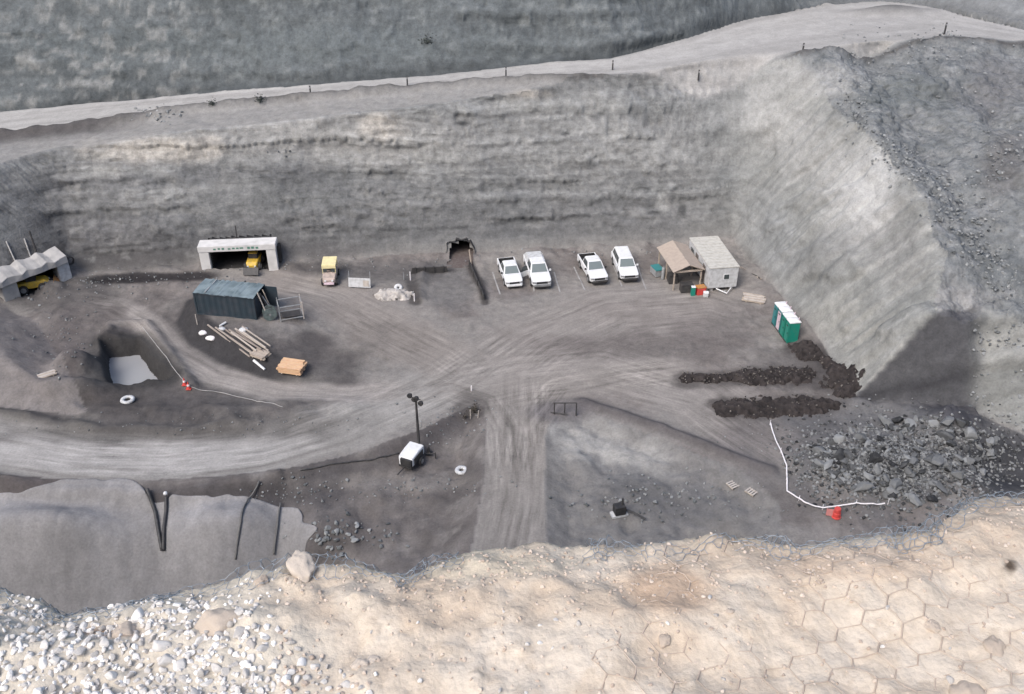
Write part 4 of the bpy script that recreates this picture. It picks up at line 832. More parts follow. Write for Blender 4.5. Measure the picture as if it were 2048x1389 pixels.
def small_machine(p, rz, label, cat, kind):
    e = empty(cat.replace(' ', '_'), p, rz, label, cat)
    if kind == 'carrier':
        MB().loft([rsec(-1.5, .45, .45, .75, .08), rsec(-1.35, .62, .40, 1.0, .1), rsec(-.5, .66, .4, 1.12, .1), rsec(.2, .66, .4, 1.0, .1), rsec(1.3, .64, .42, .95, .1)]).build('body', paint('pinkish_beige_paint', (.42, .34, .3), .6, .3), e)
        MB().box((0, .35, 1.93), (1.42, 1.9, .1), tx=.96, ty=.97).build('canopy', M['cream'], e, .03); MB().box((0, -.62, 1.76), (1.36, .07, .26)).build('visor', M['cream'], e)
        for x in (-.62, .62):
            for y in (-.55, 1.2): MB().tube([(x, y, .9), (x, y, 1.9)], .045).build('post', M['cream'], e)
            for y in (-1.0, .95): wheel(e, x * 1.1, y, .36, .24)
            MB().box((x * .62, -.6, 1.40), (.36, .05, .3)).build('window', M['glass'], e); MB().box((x * .55, -1.53, .72), (.2, .1, .16)).build('headlight', M['white'], e, .02)
        MB().box((0, .5, 1.1), (1.1, .5, .5)).build('seat', M['black'], e, .04); MB().box((0, -1.62, .46), (1.0, .2, .2)).build('bumper', M['pink'], e, .03)
    else:
        MB().loft([rsec(-1.7, .55, .5, .95, .1), rsec(-1.3, .72, .45, 1.25, .12), rsec(.2, .74, .45, 1.3, .12), rsec(1.6, .7, .5, 1.15, .1)]).build('body', M['yellow'], e)
        MB().box((0, .1, 1.62), (1.2, 1.1, .7), tx=.85, ty=.85).build('cab', M['black'], e, .03); MB().box((0, .1, 2.0), (1.1, 1.0, .06)).build('roof', M['yellow'], e)
        MB().loft([[(-.95, -2.0, .3), (-.95, -2.75, .18), (-.95, -2.2, .95)], [(.95, -2.0, .3), (.95, -2.75, .18), (.95, -2.2, .95)]]).build('bucket', M['orange'] if kind == 'loader' else M['dark'], e)
        for s in (-1, 1):
            MB().tube([(s * .5, -1.2, 1.0), (s * .5, -2.1, .6)], .08).build('arm', M['dark'], e); MB().box((s * .45, -1.72, .85), (.22, .08, .16)).build('headlight', M['white'], e)
            for y in (-1.0, 1.05): wheel(e, s * .85, y, .5, .34)
    return e
p = P(658, 572); small_machine(p + Vector((0, 1.2, 0)), R(4), 'cream canopied mine carrier with a pink bumper', 'mine carrier', 'carrier')
f = F_white; small_machine(f.o + Vector((f.L * .66, 1.2, .16)), R(2), 'yellow loader sitting in the white portal mouth', 'mine loader', 'loader_dark').scale = (.8,) * 3
f = F_left; q = Matrix.Rotation(f.rz, 3, 'Z') @ Vector((f.L * .48, .6, 0)); small_machine(f.o + q + Vector((0, 0, .16)), f.rz + R(62), 'yellow loader with an orange bucket in the rough grey portal', 'mine loader', 'loader').scale = (.85,) * 3
# ------------------------------------------------------------------ shipping container and yard clutter
a, b = P(395, 630), P(514, 640); L_ = 6.0; rz = math.atan2(b.y - a.y, b.x - a.x)
zb = min(a.z, b.z) + .08; e = empty('shipping_container', (a.x, a.y, zb), rz, 'dark blue shipping container under a sagging pale tarp', 'shipping container'); L_ = min(math.hypot(b.x - a.x, b.y - a.y), 6.1); Wd, Hh = 2.5, 2.25
def corr(x0, x1, y, flip):
    v = []; n = int((x1 - x0) / .14)
    for i in range(n + 1): v.append((x0 + (x1 - x0) * i / n, y + (.035 if (i // 2) % 2 else 0) * flip))
    return v
for y, fl_ in ((0, 1), (Wd, -1)):
    c = corr(.1, L_ - .1, y, fl_); m = MB(); m.add([(x, yy, .15) for x, yy in c] + [(x, yy, Hh - .1) for x, yy in c], [(i, i + 1, len(c) + i + 1, len(c) + i) for i in range(len(c) - 1)]); m.build('side_wall', M['blue'], e)
MB().box((.06, Wd / 2, Hh / 2), (.05, Wd - .1, Hh - .2)).build('end_wall', M['blue'], e)
for x in (.05, L_ - .05):
    for y in (0.02, Wd - .02): MB().box((x, y, Hh / 2), (.14, .14, Hh)).build('corner_post', M['blue'], e)
for z in (.07, Hh - .06):
    for y in (-.01, Wd + .01): MB().box((L_ / 2, y, z), (L_ - .16, .1, .13)).build('rail', M['blue'], e)
m = MB(); n = 30; vv = []
for i in range(n + 1):
    for y in (0, Wd / 2, Wd): vv.append((L_ * i / n + random.uniform(-.02, .02), y + (.0 if y == Wd / 2 else (-.12 if y == 0 else .1)) * random.uniform(.6, 1.4), Hh + .06 + (.05 if y == Wd / 2 else -.03) + random.uniform(-.045, .045) - .06 * math.sin(i * .9) * (y == Wd / 2)))
m.add(vv, [(3 * i + k, 3 * i + k + 1, 3 * i + 4 + k, 3 * i + 3 + k) for i in range(n) for k in (0, 1)]); m.build('tarp', M['blue_roof'], e); MB().box((L_ / 2, Wd / 2, Hh - .04), (L_ - .1, Wd - .1, .06)).build('roof', M['blue'], e)
MB().box((L_ * .2, Wd / 2, Hh + .12), (.1, Wd, .05)).build('strap', M['grey'], e)
MB().box((L_ / 2, Wd / 2, .1), (L_ - .2, Wd - .2, .1)).build('floor', M['dark'], e)
MB().box((L_ + .02, .04, Hh / 2), (.06, .06, Hh - .3)).build('hinge_bar', M['dark'], e)
MB().box((L_ + .55, Wd - .02, Hh / 2), (1.15, .06, Hh - .25)).build('door', M['blue'], e); MB().box((L_ + .012, .62, Hh / 2), (.05, 1.2, Hh - .25)).build('door', M['blue'], e)
cont = e
T1 = lambda x, y: Vector((a.x + x * math.cos(rz) - y * math.sin(rz), a.y + x * math.sin(rz) + y * math.cos(rz), 0))
def pole(p, q, r, mat, name, label, cat, group=None, n=6):
    return tag(MB().tube([p, q], [r, r * .85], n).build(name, mat), label, cat, group)
for k, (dx, dy, h) in enumerate([(.35, .7, 2.5), (.5, 1.1, 2.2), (.42, 1.6, 2.35), (.75, 1.3, 1.9)]):
    t0 = T1(L_ + dx + .55, dy - .2); t1 = T1(L_ + .1 + .04 * k, dy); t0 = on(t0.x, t0.y, .03)
    pole(t0, Vector((t1.x, t1.y, t0.z + h)), .06, [M['woodpole'], M['dark'], M['wood'], M['grey']][k], 'leaning_pole', ['pale pole', 'black pole', 'brown pole', 'grey pole'][k] + ' leaning on the container door end', 'pole', 'poles leaning on the container')
p = P(541, 638); e = empty('cable_reel', p, R(20), 'grey-green cable reel lying beside the container door', 'cable reel')
M['reel'] = paint('reel_green', (.13, .17, .165), .7, .4, (.05, .05, .05))
ringp = lambda r, y, z0=.62: [(r * math.cos(t), y, z0 + r * math.sin(t)) for t in np.linspace(0, 2 * math.pi, 21)[:-1]]
for y in (-.32, .32): MB().loft([ringp(.62, y - .03), ringp(.62, y + .03)]).build('flange', M['reel'], e)
MB().loft([ringp(.4, -.29), ringp(.4, .29)]).build('cable', M['black'], e); MB().loft([ringp(.1, -.40), ringp(.1, .40)]).build('hub', M['grey'], e)
p, q = P(562, 645), P(609, 646); rzz = math.atan2(q.y - p.y, q.x - p.x); Lr = math.hypot(q.x - p.x, q.y - p.y); e = empty('steel_rack', p, rzz, 'open steel rack of pale posts and dark rails beside the cable reel', 'rack')
for x in (0, Lr):
    for y in (0, 1.5): MB().box((x, y, .85), (.09, .09, 1.75)).build('post', M['woodpole'] if x else M['grey'], e)
for z in (.22, 1.5):
    for y in (0, 1.5): MB().box((Lr / 2, y, z), (Lr - .1, .07, .07)).build('rail', M['grey'], e)
    for x in (0, Lr): MB().box((x, .75, z), (.07, 1.4, .07)).build('rail', M['grey'], e)
MB().box((Lr / 2, .7, .3), (Lr * .8, 1.0, .06)).build('shelf', M['dark'], e)
# timber
M['pole_wood'] = stonemat('pole_wood', alb(150, 138, 130), alb(206, 196, 186), 4)
for k in range(10):
    t = k / 9; s0 = (416 + 62 * t, 652 + 2 * t + (k % 3) * 3); s1 = (500 + 42 * t, 716 - 14 * t - (k % 2) * 4)
    p, q = P(*s0), P(*s1); p = p.lerp(q, .12 * (k % 4)); up_ = .1 + .17 * (k % 2)
    pole(on(p.x, p.y, up_), on(q.x, q.y, up_), .085, M['pole_wood'], 'timber_pole', 'long pale timber pole in the loose row by the dark bank', 'timber pole', 'timber poles beside the container')
def planks(px, py, rz, n, layers, L_, w, t, mat, name, label, gap=.02, jit=.12):
    p = P(px, py); e = empty(name, p, rz, label, name.replace('_', ' ')); hw = n * (w + gap) / 2
    for l in range(layers):
        for i in range(n): MB().box((random.uniform(-jit, jit), -hw + (i + .5) * (w + gap), .06 + l * (t + .03) + t / 2), (L_ * random.uniform(.92, 1.04), w, t), rz=random.uniform(-.04, .04)).build('plank', mat[(i + l) % len(mat)], e)
    for x in (-L_ * .32, L_ * .32): MB().box((x, 0, .03), (.1, 2 * hw, .09)).build('bearer', M['wood'], e)
    return e
M['new2'] = paint('orange_timber', (.56, .34, .2), .8, .25, (.62, .5, .36))
planks(585, 740, R(-12), 6, 4, 2.1, .23, .12, [M['wood_new'], M['new2']], 'plank_stack', 'stack of fresh orange planks at the foot of the dark bank')
planks(522, 712, R(-30), 5, 2, 1.5, .2, .1, [M['wood'], M['plywood']], 'plank_stack', 'small stack of weathered planks at the end of the pale poles')
planks(1508, 600, R(-20), 6, 2, 2.1, .2, .1, [M['wood'], M['woodpole']], 'plank_stack', 'stack of weathered boards between the office trailer and toilets')
planks(92, 752, R(35), 4, 1, 1.6, .18, .08, [M['wood'], M['woodpole']], 'plank_stack', 'scattered old boards beside the dark spoil heap')
for (a_, b_, r_, lab) in [((508, 724), (530, 742), .12, 'short white pipe lying on the dark bank'), ((452, 648), (440, 655), .1, 'white pipe stub at the head of the pale poles')]:
    p, q = P(*a_), P(*b_); pole(on(p.x, p.y, .14), on(q.x, q.y, .14), r_, M['white'], 'pipe', lab, 'pipe', n=10)
def lumpbag(px, py, s, mat, name, label, cat):
    p = P(px, py); me = rockmesh(name, int(px), 3, .2, (1.2, .9, .6)); o = link(name, me, mat); o.location = p + Vector((0, 0, s * .3)); o.scale = (s,) * 3; return tag(o, label, cat)
lumpbag(406, 668, .32, M['tape'], 'sack', 'white sack on the bank under the dark blue container', 'sack'); lumpbag(422, 679, .34, M['tape'], 'sack', 'white sack at the edge of the bank next to the pale poles', 'sack'); lumpbag(444, 660, .26, M['white_dirty'], 'sack', 'dusty white sack among the pale poles', 'sack'); lumpbag(488, 662, .34, M['white_dirty'], 'sack', 'dusty white sack at the upper end of the pale poles', 'sack')
stake(395, 650, 1.1, M['woodpole'], 'thin pale stake at the corner of the dark blue container')
# ------------------------------------------------------------------ sign board, gravel heap, white tyres, stakes
p, q = P(698, 576), P(742, 577); e = empty('sign_board', p, math.atan2(q.y - p.y, q.x - p.x), 'blank weathered white board on two posts beside the cream carrier', 'sign board'); Lb = math.hypot(q.x - p.x, q.y - p.y)
MB().box((Lb / 2, 0, .62), (Lb, .06, .95), rx=R(-12)).build('board', M['white_dirty'], e, .01)
MB().box((Lb * .8, -.06, .6), (Lb * .25, .03, .6), rx=R(-12)).build('notice', paint('beige_notice', (.42, .38, .34), .7, .3), e)
for x in (.05, Lb - .05): MB().tube([(x, .12, -.2), (x, .25, 1.75)], .035).build('post', M['grey'], e)
def heap(name, pts, hw, h, cols, label, cat, seed, off=.02, n=.12, parent=None):      # ridge of loose stuff along a line
    W_ = [P(*q) for q in pts]; w2 = np.array([[q.x, q.y] for q in W_]); st = .12
    xs = np.arange(w2[:, 0].min() - hw * 1.5, w2[:, 0].max() + hw * 1.5, st); ys = np.arange(w2[:, 1].min() - hw * 1.5, w2[:, 1].max() + hw * 1.5, st); XX, YY = np.meshgrid(xs, ys)
    D, S, _ = pdist(XX, YY, w2); nz_ = fbm(XX * 1.1, YY * 1.1, o=4, seed=seed); n2_ = fbm(XX * 4, YY * 4, o=2, seed=seed + 1); n4_ = fbm(XX * 2.6, YY * 2.6, o=3, seed=seed + 5); q = D / (hw * (.8 + .45 * vn(S * .35, S * 0, seed=seed + 8))) + .3 * nz_ + .28 * n4_
    zz = hfv(XX, YY) - .06 + (h + .06) * np.clip(1 - q * q, 0, 1) ** .75 * (1 + .35 * nz_) + n * n2_ * (q < 1); ok = q < 1.12
    ii = np.arange(XX.size).reshape(XX.shape); qq = np.stack([ii[:-1, :-1], ii[:-1, 1:], ii[1:, 1:], ii[1:, :-1]], -1)[ok[:-1, :-1] & ok[1:, 1:] & ok[:-1, 1:] & ok[1:, :-1]]; u_, iv = np.unique(qq, return_inverse=True)
    co = np.stack([XX, YY, zz], -1).reshape(-1, 3)[u_]; cc = lin(cols) * KA * (1 + .3 * n2_.reshape(-1)[u_] + .2 * nz_.reshape(-1)[u_])[:, None]
    o = link(name, npmesh(name, co, iv.reshape(-1, 4), np.clip(cc, .008, .8), {'surf': np.tile([0, .6, .6], (len(co), 1))}), MT, parent)
    if label: tag(o, label, cat)
    return o, (lambda x, y: 0)
heap('gravel_heap', [(770, 592), (800, 594)], 1.1, .55, (196, 190, 184), 'small pale gravel heap at the edge of the adit trench', 'gravel heap', 501)
def tyre(px, py, r, label, group='white-painted tyres', tilt=0, r2=.17):
    p = P(px, py); v = []; 
    m = MB(); m.loft([[((r + r2 * math.cos(b_)) * math.cos(a_), (r + r2 * math.cos(b_)) * math.sin(a_), r2 * .8 + r2 * .8 * math.sin(b_)) for b_ in np.linspace(0, 2 * math.pi, 9)[:-1]] for a_ in np.linspace(0, 2 * math.pi, 17)], cap=False)
    o = m.build('tyre', M['white_dirty'], smooth=True, loc=p + Vector((0, 0, .02))); o.rotation_euler = (tilt, 0, 0); return tag(o, label, 'tyre', group)
tyre(923, 944, .34, 'white-painted tyre lying below the light tower'); tyre(256, 803, .42, 'large white-painted tyre lying beside the sump'); tyre(797, 577, .26, 'white-painted tyre standing behind the pale gravel heap', tilt=R(50))
stake(821, 560, .9, M['tape'], 'white stake at the end of the low retaining wall', rad=.07); stake(829, 602, .8, M['tape'], 'white stake in the dark trench edge below the gravel heap', rad=.07)
for k, (x, y) in enumerate([(808, 560)]): stake(x, y, .8, M['grey'], 'grey stake behind the tyre and gravel heap')
# coal windrows
for nm, pts, hw, h, lab, nl_ in [('coal_windrow', [(1372, 758), (1480, 756), (1600, 752)], 1.15, .38, 'dark coal windrow strewn with pale lumps', 170), ('coal_windrow', [(1450, 816), (1550, 815), (1648, 812)], 1.1, .4, 'smooth dark coal windrow without pale lumps, nearer the rubble', 60), ('coal_heap', [(1604, 700), (1652, 722), (1678, 756), (1688, 785)], 1.15, .5, 'dark coal heap curving along the foot of the pale wall', 50)]:
    o, _ = heap(nm, pts, hw, h, (66, 61, 60), lab, nm.replace('_', ' '), 510 + int(h * 10) + nl_, n=.10)
    me_ = [rockmesh('lump', 540 + k, 2, .25, (1, .8, .7), True, False) for k in range(5)]
    for m_ in me_: m_.materials.append(M['coal'])
    co = np.array([v.co[:] for v in o.data.vertices]); pick = rng.choice(len(co), nl_, replace=False); co = co + rng.normal(0, .12, co.shape) * np.array([1, 1, 0])
    for k in pick: 
        l_ = link('lump', me_[int(k) % 5], None, o); l_.location = co[k] + np.array([0, 0, .02]); s = rng.uniform(.05, .14); l_.scale = (s,) * 3; l_.rotation_euler = tuple(rng.uniform(0, 6, 3))
# ------------------------------------------------------------------ office trailer, shelter, toilets
a, b = P(1412, 584), P(1474, 582); rz = R(8); Wt, Lt, Ht = 2.9, 6.6, 2.15; c = (a + b) / 2
e = empty('office_trailer', (c.x, c.y, min(a.z, b.z)), rz, 'white office trailer with a ribbed roof and one end window', 'office trailer')
body = MB().box((0, Lt / 2, .42 + Ht / 2), (Wt, Lt, Ht)).build('body', M['white_dirty'], e, .03)
rf = MB().box((0, Lt / 2, .42 + Ht + .05), (Wt + .12, Lt + .1, .1)).build('roof', M['roof_white'], e, .02)
for k in range(10): MB().box((0, Lt * (k + .5) / 10, .42 + Ht + .115), (Wt, .07, .04)).build('seam', M['roof_white'], rf)
w_ = MB().box((.30, -.01, 1.62), (.62, .06, .6)).build('window', M['white'], e); MB().box((.30, -.035, 1.62), (.5, .05, .48)).build('pane', M['glass'], w_)
for y in (1.6, 3.9): MB().box((-Wt / 2 - .005, y, 1.35), (.05, .8, 1.7)).build('door', paint('brown_door', (.14, .12, .11), .6, .2), e)
MB().box((-Wt / 2 - .005, 5.4, 1.75), (.05, .8, .6)).build('window', M['glass'], e)
MB().tube([(-.6, -.05, .38), (.15, -1.0, .35), (.9, -.05, .38)], .06).build('hitch', M['white'], e); MB().box((.15, -.5, .2), (.14, .14, .4)).build('jack', M['grey'], e)
for s in (-1, 1):
    for y in (2.6, 3.5): wheel(e, s * 1.25, y, .36, .24)
    MB().box((s * 1.0, .3, .2), (.3, .3, .4)).build('block', M['concrete'], e); MB().box((s * 1.0, 6.2, .2), (.3, .3, .4)).build('block', M['concrete'], e)
MB().box((0, Lt / 2, .36), (Wt - .3, Lt - .4, .12)).build('chassis', M['dark'], e)
tz = Matrix.Rotation(rz, 3, 'Z'); base = Vector((c.x, c.y, 0))
def near(x, y): q = base + tz @ Vector((x, y, 0)); return on(q.x, q.y)
sh = near(-3.25, .9); e = empty('shelter', sh, rz + R(2), 'open timber shelter with a tan gable roof beside the office trailer', 'shelter')
hw, Ls, he, ha = 1.45, 5.0, 2.15, 2.75
for s in (-1, 1):
    q = MB(); q.add([(0, -.2, ha), (s * (hw + .15), -.2, he - .05), (s * (hw + .15), Ls + .2, he - .05), (0, Ls + .2, ha), (0, -.2, ha + .06), (s * (hw + .15), -.2, he + .01), (s * (hw + .15), Ls + .2, he + .01), (0, Ls + .2, ha + .06)], [(0, 1, 2, 3), (4, 5, 6, 7), (0, 1, 5, 4), (1, 2, 6, 5), (2, 3, 7, 6), (3, 0, 4, 7)]); r_ = q.build('roof_panel', M['plywood'], e)
    for k in range(5): MB().box((s * (hw * .52), Ls * k / 4, ha - .36 + .0), (hw * 1.05, .1, .1), ry=s * math.atan2(ha - he, hw)).build('rafter', M['wood'], e)
    for k in range(3): MB().box((s * (hw - .1), .1 + (Ls - .2) * k / 2, he / 2 - .05), (.12, .12, he + .1)).build('post', M['wood'], e)
    MB().box((s * (hw - .1), Ls / 2, he - .12), (.1, Ls, .14)).build('beam', M['wood'], e)
MB().box((0, .0, he - .1), (2 * hw, .1, .16)).build('tie_beam', M['wood'], e)
def crate(pos, d, rz_, mat, name, label, cat, lid=None):
    e = empty(name, pos, rz_, label, cat); MB().box((0, 0, d[2] / 2), d, tx=.96, ty=.96).build('body', mat, e, .03); MB().box((0, 0, d[2] + .035), (d[0] * 1.03, d[1] * 1.03, .07)).build('lid', lid or mat, e, .02); return e
crate(near(-2.2, -.1), (.9, .7, .75), R(15), M['red'], 'tool_chest', 'red tool chest under the shelter next to the office trailer', 'tool chest', M['orange'])
crate(near(-1.85, -.75), (.5, .45, .42), R(-10), M['white_dirty'], 'cooler', 'white cooler on the ground before the red tool chest', 'cooler', M['white'])
crate(near(-3.4, .6), (1.2, .8, .8), R(5), M['dark'], 'locker', 'black locker under the front of the tan shelter roof', 'locker'); crate(near(-4.2, 2.6), (.9, .9, .9), R(5), M['dark'], 'locker', 'black locker under the side of the tan shelter roof', 'locker')
crate(near(-3.0, -.3), (.4, .4, .9), R(5), M['green'], 'bin', 'green bin in front of the tan shelter', 'bin', M['white']); crate(near(-5.3, 4.4), (.9, 1.3, .7), R(20), M['grey'], 'generator_box', 'grey generator box behind the far side of the tan shelter', 'generator', M['teal'])
pz = near(-5.0, 3.3); e = empty('gas_cylinder', pz, 0, 'grey gas cylinder standing on the far side of the tan shelter', 'gas cylinder'); MB().loft([[(r * math.cos(t), r * math.sin(t), z) for t in np.linspace(0, 6.283, 13)[:-1]] for r, z in ((.16, 0), (.17, .05), (.17, 1.2), (.13, 1.33), (.05, 1.38))]).build('shell', M['grey'], e, smooth=True); MB().tube([(0, 0, 1.36), (0, 0, 1.5)], .04).build('valve', M['chrome'], e)
for k in range(4):
    q0, q1 = near(2.3 + .25 * k, 5.8 - .5 * k), near(4.1 + .1 * k, 1.6 - .2 * k)
    pole(q0 + Vector((0, 0, .1)), q1 + Vector((0, 0, .1)), .07, M['pole_wood'] if k % 2 else M['dark'], 'scrap_pipe', ('pale' if k % 2 else 'black') + ' scrap pipe between the office trailer and the cut wall', 'pipe', 'scrap pipes behind the office trailer')
a, b = P(1541, 650), P(1573, 694); dv = (b - a); dl = dv.length; rz = math.atan2(dv.y, dv.x)
def toilet(k, mat, label, frontmat=None):
    p = a + dv * ((k + .5) / 4); e = empty('portable_toilet', on(p.x + .1, p.y + .35), rz, label, 'portable toilet'); w = dl / 4 * .88; d_ = 1.05; h = 2.0
    MB().box((0, d_ / 2, .06), (w, d_, .12)).build('base', M['dark'], e); MB().box((0, d_ / 2, .12 + h / 2), (w * .96, d_ * .95, h), tx=.97, ty=.97).build('cabin', mat, e, .03)
    m = MB(); m.loft([[(x, y, .12 + h + z) for x, y in ((-w / 2 * s, d_ / 2 - d_ / 2 * s), (w / 2 * s, d_ / 2 - d_ / 2 * s), (w / 2 * s, d_ / 2 + d_ / 2 * s), (-w / 2 * s, d_ / 2 + d_ / 2 * s))] for z, s in ((0, 1.0), (.08, 1.0), (.17, .8), (.2, .45))]); m.build('roof', M['white'], e)
    MB().tube([(w * .3, d_ * .8, 2.2), (w * .3, d_ * .8, 2.6)], .05).build('vent_pipe', M['pink'], e)
    dr = MB().box((0, .0, 1.05), (w * .72, .04, 1.75)).build('door', frontmat or mat, e, .01); MB().box((w * .26, -.03, 1.05), (.06, .04, .14)).build('latch', M['dark'], dr); MB().box((0, -.02, 1.75), (w * .4, .03, .1)).build('vent', M['dark'], dr)
    MB().box((w * .485, .03, 1.05), (.06, .08, 1.9)).build('door_frame', mat, e)
    return e
toilet(0, M['teal'], 'teal portable toilet with a white roof, next to the stacked boards'); toilet(1, M['teal'], 'teal portable toilet with a pale pink door', M['pink']); toilet(2, M['green'], 'green portable toilet standing against the pink-doored one'); toilet(3, M['green'], 'green portable toilet at the coal heap end of the row')
# ------------------------------------------------------------------ light tower
p = P(824, 926); s0 = 1.0; e = empty('light_tower', p, R(-24), 'white mobile light tower with a tall dark mast', 'light tower'); H = 5.9
for q0 in range(30):
    tx_, ty_ = proj(p.x, p.y + .9, p.z + H)
    H += (ty_ - 796) / 22.0
MB().loft([rsec(-1.0, .50, .45, .95, .1), rsec(-.85, .60, .42, 1.2, .12), rsec(.0, .62, .42, 1.3, .12), rsec(.85, .62, .42, 1.3, .12), rsec(1.0, .55, .45, 1.15, .1)]).build('canopy', M['white'], e)
MB().box((.1, -.98, .8), (.95, .2, .62)).build('radiator_panel', M['black'], e, .02); MB().box((.63, 0, .8), (.06, 1.3, .55)).build('side_door', M['dark'], e); MB().box((0, 0, .38), (1.1, 2.1, .14)).build('chassis', M['dark'], e)
for s in (-1, 1): wheel(e, s * .76, .15, .33, .2); MB().tube([(s * .5, .9, .4), (s * 1.35, 1.3, .4)], .04).build('outrigger', M['dark'], e); MB().tube([(s * 1.35, 1.3, .5), (s * 1.35, 1.3, -.1)], .045).build('jack', M['dark'], e)
MB().tube([(0, -1.0, .4), (-.1, -2.0, .35)], .05).build('drawbar', M['dark'], e)
mast = MB().tube([(.15, .95, .3), (.15, .95, H * .5), (.15, .95, H)], [.13, .11, .08], 8).build('mast', M['dark'], e)
MB().tube([(-.35, .95, H), (.55, .95, H)], .04).build('crossbar', M['dark'], mast)
for x, z in ((-.35, H + .12), (.0, H - .12), (.2, H + .02), (.55, H - .32)): MB().loft([[(x + r * math.cos(t), .95 + y, z + r * math.sin(t)) for t in np.linspace(0, 6.283, 13)[:-1]] for r, y in ((.10, .18), (.19, .05), (.20, -.1), (.18, -.12))]).build('lamp', M['black'], mast)
p = P(858, 908); e = empty('traffic_cone', p, 0, 'small black cone beside the light tower', 'cone'); MB().box((0, 0, .03), (.5, .5, .06)).build('base', M['black'], e); MB().loft([[(r * math.cos(t), r * math.sin(t), z) for t in np.linspace(0, 6.283, 11)[:-1]] for r, z in ((.17, .06), (.1, .45), (.04, .72))]).build('cone', M['dark'], e)
rope('cable', [(798, 908), (740, 922), (660, 930), (600, 942)], .06, M['hose'], 'black cable trailing from the light tower to the road edge', 'cable', .06)
# ------------------------------------------------------------------ gate frame, scrub, tape, odds and ends
p, q = P(1106, 829), P(1152, 832); rz = math.atan2(q.y - p.y, q.x - p.x); Lg = math.hypot(q.x - p.x, q.y - p.y); e = empty('gate_frame', p, rz, 'dark steel gate frame of three posts by the junction', 'gate')
for t in (0.05, .5, 1): MB().tube([(Lg * t, 0, -.2), (Lg * t, 0, 1.15)], .055).build('post', M['dark'], e)
MB().tube([(0, 0, 1.1), (Lg, 0, 1.16)], .05).build('top_rail', M['dark'], e); MB().tube([(-.2, .1, .12), (Lg * .6, -.2, .16)], .05).build('low_rail', M['dark'], e)
M['leaf'] = stonemat('scrub_leaf', alb(70, 66, 60), alb(120, 114, 106), 8); M['leaf_g'] = stonemat('wall_scrub_leaf', alb(56, 60, 58), alb(96, 102, 98), 8)
def shrub(p, s, label, leaf, n=90, group=None):
    e = empty('shrub', p, rng.uniform(0, 6), label, 'shrub', group); m = MB()
    for k in range(9):
        a_ = rng.uniform(0, 6.28); t = rng.uniform(.3, 1); top = Vector((math.cos(a_) * s * .6 * t, math.sin(a_) * s * .6 * t, s * rng.uniform(.5, 1.0))); m.tube([(0, 0, -.05), top * .5 + Vector((0, 0, .08 * s)), top], [.03 * s, .02 * s, .008 * s], 4)
    m.build('stems', leaf, e); f = MB()
    for k in range(n):
        c_ = Vector(rng.normal(0, .34, 3)) * s; c_.z = abs(c_.z) * 1.1 + .15 * s; u = Vector(rng.normal(0, 1, 3)).normalized() * s * rng.uniform(.07, .15); v = u.cross(Vector(rng.normal(0, 1, 3))).normalized() * s * rng.uniform(.04, .09); f.add([c_ - u, c_ + v, c_ + u, c_ - v], [(0, 1, 2, 3)])
    f.build('foliage', leaf, e)
shrub(P(948, 826), .75, 'dry dark shrub beside the white stakes at the junction', M['leaf'], 130); shrub(P(930, 838), .5, 'low dry shrub on the slope below the junction', M['leaf'], 70)
stake(941, 838, .9, M['woodpole'], 'pale stake before the dry dark shrub', rad=.05); stake(956, 836, .8, M['woodpole'], 'pale leaning stake against the dry dark shrub', rad=.05, tilt=.15); stake(943, 782, .5, M['tape'], 'short white stake at the corner of the junction', rad=.07)
tp = [(1540, 852), (1550, 885), (1561, 908), (1572, 937), (1573, 962), (1573, 988), (1598, 1004), (1616, 1014), (1645, 1022), (1690, 1016), (1712, 1012), (1745, 1014), (1776, 1011)]
TP = [P(*q) for q in tp]; e = empty('tape_barrier', TP[0], 0, 'white tape barrier on low stakes in front of the rubble', 'barrier'); o0 = TP[0]; m = MB(); vv = []
for i in range(len(TP) - 1):
    for k in range(4):
        t = k / 4; q = TP[i].lerp(TP[i + 1], t); z = hf(q.x, q.y) + .22 - .22 * t * (1 - t) + .04 * random.random(); tn_ = (TP[i + 1] - TP[i]).xy.normalized(); vv += [(q.x - o0.x - tn_.y * .05, q.y - o0.y + tn_.x * .05, z - o0.z), (q.x - o0.x + tn_.y * .05, q.y - o0.y - tn_.x * .05, z - o0.z + .11)]
m.tube([(np.array(vv[2 * i]) + np.array(vv[2 * i + 1])) / 2 for i in range(len(vv) // 2)], .05, 6); m.build('tape', M['tape'], e)
for i in range(0, len(TP), 2): q = TP[i] - o0; MB().tube([(q.x, q.y + .08, q.z - .15), (q.x, q.y + .08, q.z + .5)], .025).build('stake', M['tape'], e)
p = P(1672, 1034); e = empty('traffic_barrel', p, 0, 'red barrel standing at the white tape', 'barrel'); MB().loft([[(r * math.cos(t), r * math.sin(t), z) for t in np.linspace(0, 6.283, 17)[:-1]] for r, z in ((.33, 0), (.33, .08), (.28, .1), (.27, .4), (.24, .42), (.23, .75), (.2, .8))]).build('shell', M['red'], e)
p = P(1660, 1032); e = empty('warning_board', p, R(-15), 'small faded red warning board leaning by the red barrel', 'sign'); MB().box((0, 0, .3), (.6, .05, .5), rx=R(-20)).build('board', paint('faded_red', (.42, .16, .15), .6, .2), e); MB().tube([(-.2, .25, 0), (-.2, .05, .5)], .025).build('leg', M['dark'], e); MB().tube([(.2, .25, 0), (.2, .05, .5)], .025).build('leg', M['dark'], e)
